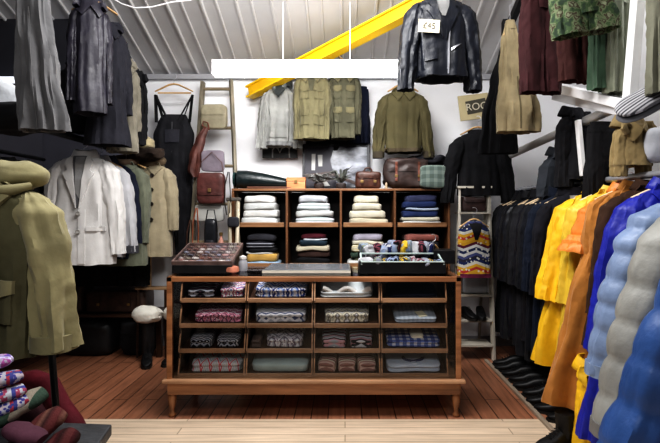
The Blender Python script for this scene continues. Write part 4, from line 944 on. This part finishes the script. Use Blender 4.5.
jacket('wool_coat', 'long black wool coat hung behind the purple-black leather coat', 'coat', P(108, 26, 3.95), .4, 'dark coats hung from the left rafter', L=.92, sh=.10, ch=.12, hem=.15, sl=.62, so=.02, sr=(.06, .05), mat=fabric((.025, .025, .033)), fold=.014, seed=105)
jacket('black_overcoat', 'black overcoat hanging lower behind the leather coat', 'coat', P(84, 60, 4.1), .2, 'dark coats hung from the left rafter', L=.58, sh=.12, ch=.14, hem=.15, sl=.5, so=.03, mat=fabric((.02, .02, .024)), fold=.012, seed=107)
jacket('tweed_coat', 'slim grey-beige tweed coat hung under the left rafter near the wall', 'coat', P(122, 62, 4.2), .5, 'dark coats hung from the left rafter', L=.74, sh=.10, ch=.10, hem=.12, sl=.5, so=.0, sr=(.05, .04), mat=fabric((.20, .185, .15), .35), fold=.012, seed=109, collar='shirt')
jacket('black_jacket', 'black jacket last under the left rafter beside the white wall', 'jacket', P(133, 74, 4.45), .6, 'dark coats hung from the left rafter', L=.62, sh=.08, ch=.08, hem=.09, sl=.5, so=.0, sr=(.045, .04), mat=BLACK, fold=.012, seed=111)
b = BM(); box(b, P(139, 79, 4.62), (.09, .06, .09)); tag(obj('rafter_bracket', b, DMETAL, None, False, .006), 'black square bracket at the foot of the left rafter', 'bracket')

# ---- under the left rail: bench, suitcase, boots, post
BW = wood((.20, .11, .06), None, .5, 0)
t = thing('bench', 'low dark wooden bench under the left coats', 'bench', (0, 0, 0))
b = BM(); box(b, (-2.28, 5.08, .40), (1.1, .4, .03)); obj('seat', b, CDK, t, False, .004)
for x in (-2.78, -1.78):
    for y in (4.92, 5.24): b = BM(); box(b, (x, y, .193), (.05, .05, .386)); obj('leg', b, CDK, t, False, .004)
bag('leather_suitcase', 'worn brown leather suitcase on the dark bench', (-2.22, 5.08, .416), .58, .30, .22, leather((.075, .045, .036), .45), 'suitcase', 0, .35, False, amp=.006, e=.22)
bag('duffel_bag', 'dark brown duffel bag on the bench behind the suitcase', (-2.68, 5.06, .416), .32, .28, .30, DKL, 'bag', 0, .4, True, amp=.01)
bag('added_holdall', 'black holdall added on the floor to darken the space under the bench', (-2.50, 5.05, .002), .5, .3, .34, leather((.012, .012, .013), .5), 'bag', 0, 0, False, buckles=False, amp=.02, e=.45)  # added bag, keeps the space under the bench dark
bag('added_rucksack', 'dark grey rucksack added to darken the space under the bench, nearer the boots', (-2.02, 5.05, .002), .32, .28, .36, fabric((.018, .018, .02)), 'bag', 0, .4, False, buckles=False, amp=.02, e=.5)  # second added bag, hides the bright wall beneath the bench
t = thing('stool', 'small wooden stool behind the fleece boots beside the display case', 'stool', (P(152, 0, 4.9).x, 4.93, 0))
b = BM(); box(b, (0, 0, .66), (.32, .10, .025)); obj('top', b, wood((.36, .24, .14), None, .5, 0), t, False, .006)
for sx in (-1, 1):
    for sy in (-1, 1): b = BM(); bar(b, (sx * .14, sy * .035, 0), (sx * .13, sy * .03, .65), .02); obj('leg', b, CDK, t, False)
b = BM(); box(b, (P(149, 0, 4.92).x, 4.93, .868), (.032, .032, .39)); tag(obj('wooden_post', b, wood((.5, .33, .17), (.6, .42, .24), .5, 2), None, False, .004), 'short pale wooden post below the duffle coat', 'post')
WF = fabric((.62, .60, .54), .15, .95, 40, 1)
bf = shoe('fleece_boot', 'black boot with cream fleece cuff beside the display case, left one', (P(152, 0, 4.78).x, 4.66, 0.0), .3, boot=.42, fur=WF, group='fleece-lined boots beside the case', sc=1.05)
dup(bf, (P(176, 0, 4.8).x, 4.72, 0), -.3, 'black boot with cream fleece cuff behind the case glass, right one', sc=1.05)

# ================================================================== FRONT LEFT TABLE
t = thing('table', 'dark grey slab table corner in the left foreground', 'table', (0, 0, 0))
tp = BM(); zt = .55
def TP(px, py):   # on the table surface
    d = (CH - zt) * F / (py - VY); return Vector(((px - VX) * d / F, d, zt))
c0 = TP(112, 424); c1 = TP(80, 470)
prm = [TP(112, 424), TP(60, 422), Vector((-1.6, TP(60, 422).y + .02, zt)), Vector((-1.6, 1.2, zt)), Vector((c1.x + .04, 1.2, zt)), TP(92, 452)]
rings(tp, [[v.copy() for v in prm], [v - Vector((0, 0, .045)) for v in prm]]); obj('top', tp, leather((.045, .047, .052), .45), t, False, .006)
for (x, y) in ((-1.0, 1.85), (-1.5, 1.85), (-1.0, 1.35), (-1.5, 1.35)):
    b = BM(); box(b, (x, y, (zt - .045) / 2), (.05, .05, zt - .046)); obj('leg', b, DMETAL, t, False, .004)
# maroon chair back behind it
t = thing('armchair', 'dark maroon velvet armchair with rounded arm behind the foreground table', 'armchair', (0, 0, 0))
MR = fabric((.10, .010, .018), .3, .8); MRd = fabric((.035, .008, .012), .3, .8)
b = BM(); ap = [P(16, 382, 2.5), P(34, 380, 2.5), P(48, 386, 2.46), P(60, 408, 2.4), P(72, 424, 2.34), P(80, 440, 2.3), P(84, 480, 2.25)]
tube(b, ap, [.04, .05, .055, .052, .05, .05, .05], 16); obj('arm', b, MR, t)
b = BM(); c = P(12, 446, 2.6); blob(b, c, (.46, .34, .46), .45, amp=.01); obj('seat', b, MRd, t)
b = BM(); c = P(4, 455, 2.5)
for x, y in ((c.x - .15, 2.4), (c.x + .28, 2.45), (c.x - .15, 2.75), (c.x + .28, 2.75)): lathe(b, [(.02, 0), (.025, .2)], (x, y, 0), 10)
obj('legs', b, CDK, t)
# scarves and knitted stack on the table
def scarf(label, p0, p1, r, mat, name='folded_scarf', bend=.0, flat=.55, cat='scarf', group='scarves on the foreground table'):
    b = BM(); p0, p1 = Vector(p0), Vector(p1); c = (p0 + p1) / 2; n = 12; pts = []; rr = []
    for i in range(n + 1):
        u = i / n; p = p0.lerp(p1, u) - c; p.z += bend * math.sin(PI * u) + .004 * noise.noise(Vector((u * 4, r * 90, p0.x * 9))); pts.append(p); rr.append(r * (1 - .35 * (abs(u - .5) * 2) ** 4) * (1 + .12 * noise.noise(Vector((u * 7, 3, p0.x * 20)))))
    tube(b, pts, rr, 18, flat); return tag(obj(name, b, mat, loc=c), label, cat, group)
k1 = bands([(.36, .36, .42), (.32, .05, .08), (.06, .07, .22), (.42, .36, .4)], .05, .6, 24, 0, 1, mix2=(70, .42, (.06, .06, .22)))
k2 = bands([(.34, .08, .14), (.42, .42, .46), (.07, .08, .26)], .045, .6, 30, 0, 1, mix2=(75, .4, (.45, .45, .5)))
k3 = bands([(.15, .1, .35), (.5, .45, .65), (.35, .1, .3)], .04, .6, 30, 0, 1, mix2=(70, .4, (.35, .3, .4)))
def Q(px, py, d): return P(px, py, d)
for i, (y0, y1, m, nm) in enumerate(((362, 358, k3, 'purple and lilac'), (380, 374, k1, 'red, white and blue'), (399, 388, k2, 'pink and white'), (418, 398, k1, 'blue and red flecked'))):
    scarf('%s chunky knitted scarf, %s of the foreground stack' % (nm, ORD[i]), Q(-50, y0 + 14, 1.55), Q((8, 20, 24, 27)[i], y1, 1.72 - i * .01), .042, m, 'knitted_scarf', group='chunky knitted scarves stacked on the foreground table')
PLG = bands([(.045, .075, .055), (.25, .22, .18), (.05, .08, .06), (.28, .16, .15)], .13, .05, 10, 0, 1); PLR = bands([(.09, .025, .025), (.18, .09, .07), (.05, .02, .02), (.12, .035, .035)], .06, .15, 12, 0, 1, smooth=True)
scarf('green and beige plaid scarf rolled on the foreground table', Q(-30, 432, 1.58), Q(44, 392, 1.75), .055, PLG)
scarf('dark plum scarf lying between the plaid scarves', Q(8, 428, 1.62), Q(42, 440, 1.6), .045, fabric((.10, .04, .06)))
scarf('red-brown plaid scarf at the edge of the foreground table', Q(12, 452, 1.6), Q(62, 410, 1.72), .055, PLR)
scarf('dark red checked scarf nearest the table corner', Q(30, 470, 1.55), Q(74, 432, 1.68), .05, bands([(.07, .015, .018), (.03, .012, .012), (.10, .03, .03)], .05, .15, 12, 0, 1, smooth=True))

# ================================================================== RIGHT RAIL
t = thing('clothes_rail', 'grey steel clothes rail packed with coats along the right side', 'rail', (0, 0, 0))
b = BM(); tube(b, [(1.75, 1.6, 1.60), (1.68, 5.0, 1.60)], .02, 14); obj('pipe', b, STEEL, t)
b = BM(); tube(b, [(1.68, 5.0, 1.60), (1.68, 5.30, 1.60)], .012, 10); obj('wall_stub', b, STEEL, t)
t = thing('upper_rail', 'scuffed grey upper pipe rail slanting above the coats', 'rail', (0, 0, 0))
b = BM(); tube(b, [P(500, 160, 5.1), P(570, 128, 3.9), P(668, 84, 2.75)], .034, 14); obj('pipe', b, plain((.50, .49, .48), .45, .2), t)
t = thing('rack_frame', 'white painted angle frame above the right rail', 'frame', (0, 0, 0))
b = BM(); bar(b, P(629, 106, 2.9), P(641, -40, 2.9), .075, .05); obj('post', b, WHITEP, t, False, .004)
b = BM(); bar(b, P(546, 85, 3.9), P(634, 106, 3.0), .08, .06); obj('beam', b, WHITEP, t, False, .004)
b = BM(); bar(b, P(553, 96, 3.95), P(625, 112, 3.05), .02, .06); obj('brace', b, plain((.6, .6, .62), .4), t, False, .004)
b = BM(); bar(b, P(578, 120, 3.6), P(583, 176, 3.6), .05, .03); obj('strut', b, WHITEP, t, False, .004)

random.seed(33)
# black coats at the back (d 4.85 -> 3.75)
bc = [(.012, .012, .014), (.02, .02, .024), (.014, .014, .02), (.018, .018, .02), (.01, .011, .016)]
dist = [4.90, 4.80, 4.70, 4.60, 4.50, 4.40, 4.30, 4.20, 4.10, 4.0, 3.90, 3.80, 3.70]
nms = ['rearmost', 'second', 'third', 'fourth', 'fifth', 'sixth', 'seventh', 'eighth', 'ninth', 'tenth', 'eleventh', 'twelfth', 'frontmost']
protoL = []
for i, d in enumerate(dist):
    col = bc[i % 5]; lth = random.uniform(1.18, 1.34); m = leather(col, .38) if i in (4, 7) else fabric(col, .3)
    if i == 10: m = fabric((.012, .017, .032))
    lb = 'black coat, %s of the dark coats%s on the right rail' % (nms[i], ' counting from the back' if 0 < i < 12 else '')
    jacket('black_coat', lb, 'coat', (1.66 + random.uniform(-.03, .02), d, 1.52), random.uniform(-.2, .05), 'dark coats on the right rail', L=lth, sh=.2, ch=.215, hem=.22, dep=.055, slope=.075, sl=.66, so=.045, sr=(.06, .05), mat=m, seed=120 + i, collar='shirt' if i % 2 else 'stand', inner=(fabric((.3, .3, .3) if i % 3 == 0 else (.03, .03, .03)), .03, -.2))
    hanger((1.68, d, 1.525), random.uniform(-.1, .1), 'wooden hanger, %s of the dark coats%s on the right rail' % (nms[i], ' counting from the back' if 0 < i < 12 else ''), .40, 0, 'hangers of the dark coats', wood((.62, .48, .32), None, .5, 0), .10)
jacket('cream_coat', 'cream coat edge showing between the black coats', 'coat', (1.70, 4.56, 1.53), -.1, 'coats on the right rail', L=.62, sh=.2, ch=.2, hem=.2, dep=.045, slope=.075, sl=.3, so=.02, sr=(.05, .045), mat=fabric((.6, .52, .42)), seed=150)
# coloured coats
def rc(name, label, d, mat, L, x=1.74, hd=.10, **k):
    k.setdefault('sh', .20); k.setdefault('ch', .22); k.setdefault('hem', .25); k.setdefault('dep', .07); k.setdefault('slope', .085); k.setdefault('sl', .68); k.setdefault('so', .07); k.setdefault('collar', 'shirt')
    rz = k.pop('rz', -.12); nm2 = k.pop('hl', label)
    return jacket(name, label, 'coat', (x, d, 1.53), rz, 'coloured coats on the right rail', L=L, mat=mat, **k)
YC = nylon((.80, .50, .03), .42); YC2 = nylon((.70, .50, .06), .45); OC = nylon((.68, .24, .045), .45); OC2 = fabric((.42, .19, .05), .15)
rc('raincoat', 'long bright yellow raincoat next to the black coats', 3.50, YC, 1.22, so=.03, hem=.27, sr=(.085, .085), fold=.022, seed=161, sl=.70, tilt=.135)
rc('raincoat', 'second yellow raincoat, close behind the orange coat', 3.34, YC2, 1.32, so=.0, hem=.24, sr=(.08, .07), fold=.018, seed=163, tilt=.10)
rc('raincoat', 'bright orange raincoat with wide sleeves', 3.16, OC, .80, so=.06, sl=.32, hem=.22, sr=(.09, .12), fold=.02, seed=165, dep=.08, tilt=.06)
rc('long_coat', 'long ochre waxed coat reaching nearly to the floor', 3.04, OC2, 1.36, so=-.04, hem=.30, sr=(.07, .06), fold=.02, seed=167, dep=.08, tilt=.19)
rc('brown_jacket', 'dark brown jacket between the orange and blue coats', 2.90, fabric((.05, .025, .015)), .95, so=.0, seed=168, tilt=.14)
RB = nylon((.022, .03, .34), .45)
rc('anorak', 'long royal blue anorak on the right rail', 2.74, RB, 1.40, so=.06, hem=.33, sr=(.085, .07), fold=.02, seed=169, dep=.09, tilt=.11, sl=.85)
PK = dict(slope=.13, tilt=.11)
rc('puffer_jacket', 'pale sky-blue puffer jacket on the right rail', 2.50, nylon((.22, .29, .44), .45), .92, quilt=.13, sq=.13, sh=.21, ch=.26, hem=.26, so=.15, sr=(.105, .075), sl=.86, seed=171, dep=.10, cuff=nylon((.28, .36, .52)), qa=.17, **PK)
rc('puffer_jacket', 'light stone-grey puffer jacket on the right rail', 2.24, nylon((.32, .32, .30), .48), 1.02, quilt=.17, sq=.17, sh=.22, ch=.27, hem=.28, so=.20, sr=(.115, .085), sl=1.06, seed=173, dep=.11, cuff=nylon((.2, .2, .2)), qa=.17, **PK)
rc('puffer_jacket', 'mid-blue puffer jacket nearest the camera at the lower right', 1.98, nylon((.045, .11, .30), .4), 1.15, quilt=.20, sq=.20, sh=.18, ch=.22, hem=.26, so=.24, sr=(.12, .11), sl=1.1, seed=175, dep=.11, qa=.19, slope=.2, tilt=.18)
rc('red_coat', 'brick red coat at the bottom right corner', 1.76, fabric((.22, .03, .028)), 1.20, so=.16, sh=.16, ch=.18, hem=.24, seed=177, tilt=.26, slope=.2)
jacket('yellow_oilskin', 'short yellow oilskin hanging low under the anorak', 'coat', (1.42, 2.93, .52), -.1, None, L=.50, sh=.06, ch=.08, hem=.10, sl=.4, so=.0, sr=(.04, .04), mat=YC, seed=179)
for i, (d, nm) in enumerate(((3.50, 'bright yellow raincoat'), (3.34, 'second yellow raincoat'), (3.14, 'orange raincoat'), (2.74, 'royal blue anorak'), (2.46, 'sky-blue puffer jacket'))):
    hanger((1.74, d, 1.54), -.12, 'wooden hanger in the ' + nm, .40, 0, 'hangers of the coloured coats', wood((.68, .55, .4), None, .5, 0), .09)

# ---- garments over the upper pipe
b_j = jacket('black_denim_jacket', 'dark grey denim jacket hanging below the upper pipe', 'jacket', P(560, 152, 4.1), .3, None, L=.36, sh=.12, ch=.14, hem=.15, sl=.3, so=.03, mat=fabric((.045, .05, .06)), seed=201)
jacket('black_blouson', 'black blouson slung over the upper pipe', 'jacket', P(574, 112, 3.75), .4, None, L=.50, sh=.10, ch=.11, hem=.12, slope=.05, sl=.5, so=.0, sr=(.06, .06), mat=BLACK2, seed=203)
trousers('black_trousers', 'black trousers hanging from the upper pipe', P(604, 127, 3.4), .2, None, L=.52, w=.12, legw=.07, hemw=.07, mat=BLACK, seed=205)
jacket('tan_jacket', 'tan cotton jacket hanging from the upper pipe', 'jacket', P(631, 122, 3.0), .2, None, L=.26, sh=.08, ch=.09, hem=.11, slope=.04, sl=.28, so=.0, sr=(.045, .04), mat=fabric((.25, .19, .095), .2), seed=207)
STR = bands([(.50, .50, .52), (.08, .08, .09), (.42, .42, .44), (.16, .16, .17)], .035, 0, 1, 1, 0)
t = thing('striped_cap', 'large grey and white striped flat cap on the end of the upper pipe', 'cap', P(646, 101, 2.72), (math.radians(38), -.52, 0))
b = BM(); blob(b, (0, 0, .02), (.34, .15, .05), .75, 40, 16, amp=.006, fr=9); obj('crown', b, STR, t)
b = BM(); blob(b, (-.02, -.02, -.01), (.33, .15, .02), .8); obj('brim', b, fabric((.10, .10, .11)), t)
b = BM(); blob(b, (0, 0, 0), (.2, .12, .2), .6, amp=.02); tag(obj('white_sack', b, fabric((.42, .43, .46)), loc=P(662, 146, 2.9)), 'white padded bundle above the coats at the right edge', 'bundle')

# ---- hung from the right rafter
def hungR(p, wdt, label): hanger(p, .1, label, wdt, 0, None, None, max(.06, beam_z(1, p.y) - p.z - .03))
kp = P(507, 38, 4.35)
drape('black_garment', 'long black garment hung at the foot of the right roof beam', 'clothing', kp, [(0, 0, 0, .03, .03), (.1, -.01, 0, .05, .04), (.4, -.04, 0, .10, .05), (.7, -.07, 0, .14, .055), (.98, -.08, 0, .16, .06)], BLACK, 221)
hungR(kp, .08, 'small hanger of the long black garment by the roof beam')
kp = P(510, 26, 3.95)
drape('khaki_raincoat', 'khaki beige coat hung from the right roof beam', 'coat', kp, [(0, 0, 0, .035, .03), (.12, .0, 0, .06, .05), (.4, .04, 0, .12, .06), (.65, .05, 0, .155, .07), (.82, .055, 0, .165, .07)], fabric((.27, .225, .14), .2), 223, .022, (fabric((.12, .10, .06)),))
hungR(kp, .1, 'small hanger of the khaki beige coat')
MRN = fabric((.050, .018, .020), .25)
def hung_tr(nm, lab, p, hl, **k):
    trousers(nm, lab, p, k.pop('rz', .1), 'trousers hung from the right roof beam', **k); hungR(p, k['w'] * 1.7, hl)
hung_tr('maroon_trousers', 'maroon corduroy trousers hung high, left pair of two', P(541, -30, 3.5), 'hanger of the left maroon trousers', L=.84, w=.13, legw=.08, hemw=.075, mat=MRN, seed=225, dep=.06)
hung_tr('maroon_trousers', 'maroon-brown trousers hung high behind the camouflage shorts', P(578, -30, 3.3), 'hanger of the maroon-brown trousers', L=.72, w=.13, legw=.075, hemw=.065, mat=fabric((.06, .022, .020), .25), seed=227, dep=.05)
CM = camo()
p_ = P(576, -30, 3.05)
t = trousers('camouflage_shorts', 'green camouflage shorts in front of the maroon trousers', p_, -.1, None, L=.385, w=.175, legw=.10, hemw=.098, mat=CM, seed=229, cat='shorts', dep=.07, tilt=-.14); hungR(p_, .3, 'hanger of the camouflage shorts')
hung_tr('green_trousers', 'sage green trousers hung between the shorts and the white post', P(602, -30, 3.2), 'hanger of the sage green trousers', rz=.3, L=.75, w=.075, legw=.045, hemw=.045, mat=fabric((.085, .14, .095), .2), seed=231)
hung_tr('beige_trousers', 'pale sage-beige trousers hung just left of the white post', P(620, -40, 3.15), 'hanger of the pale sage-beige trousers', rz=.3, L=.82, w=.075, legw=.045, hemw=.05, mat=fabric((.23, .245, .19), .12), seed=233)
hung_tr('stone_trousers', 'stone-coloured trousers hung right of the white post', P(671, -60, 2.65), 'hanger of the stone-coloured trousers', rz=.2, L=.80, w=.115, legw=.065, hemw=.065, mat=fabric((.20, .20, .155), .15), seed=235)

# ================================================================== LIGHT AND CAMERA
def area(loc, rot, size, power, col=(1, 1, 1), sy=None):
    l = bpy.data.lights.new('lamp', 'AREA'); l.energy = power; l.size = size; l.color = col
    if sy: l.shape = 'RECTANGLE'; l.size_y = sy
    o = bpy.data.objects.new('added_light', l); COL.objects.link(o); o.location = loc; o.rotation_euler = rot; return o
area((-.2, 2.6, 3.5), (math.radians(24), 0, 0), 1.5, 58, (1, .985, .97), .6)  # added overhead fill, no fitting in the shop belongs to it
area((-.6, -.1, 3.3), (math.radians(64), 0, 0), 1.4, 30, (1, .985, .97), .8)  # added fill from above the camera, no visible source
area((0, 4.25, 2.5), (math.radians(35), 0, 0), 1.6, 9, (.97, .98, 1), .15)  # carries the strip light's output onto the back wall
def point_fill(loc, power, r=.25):
    l = bpy.data.lights.new('lamp', 'POINT'); l.energy = power; l.shadow_soft_size = r; o = bpy.data.objects.new('added_point_light', l); COL.objects.link(o); o.location = loc
point_fill((-.3, 3.3, 2.75), 30); point_fill((1.95, 3.2, 2.7), 9, .15)  # added point fills, brighten the roof and the right wall
w = bpy.data.worlds.new('world'); SC.world = w; w.use_nodes = True
w.node_tree.nodes['Background'].inputs[0].default_value = (.9, .94, 1, 1); w.node_tree.nodes['Background'].inputs[1].default_value = .09
cam = bpy.data.cameras.new('camera'); co = bpy.data.objects.new('camera', cam); COL.objects.link(co)
cam.sensor_width = 36; cam.lens = F / 660 * 36; co.location = (0, 0, CH); co.rotation_euler = (PI / 2, 0, 0)
cam.shift_x = -(VX - 330) / 660; cam.shift_y = -(221.5 - VY) / 660; cam.clip_start = .05
SC.camera = co
SC.view_settings.view_transform = 'Standard'; SC.view_settings.look = 'High Contrast'; SC.view_settings.exposure = .24
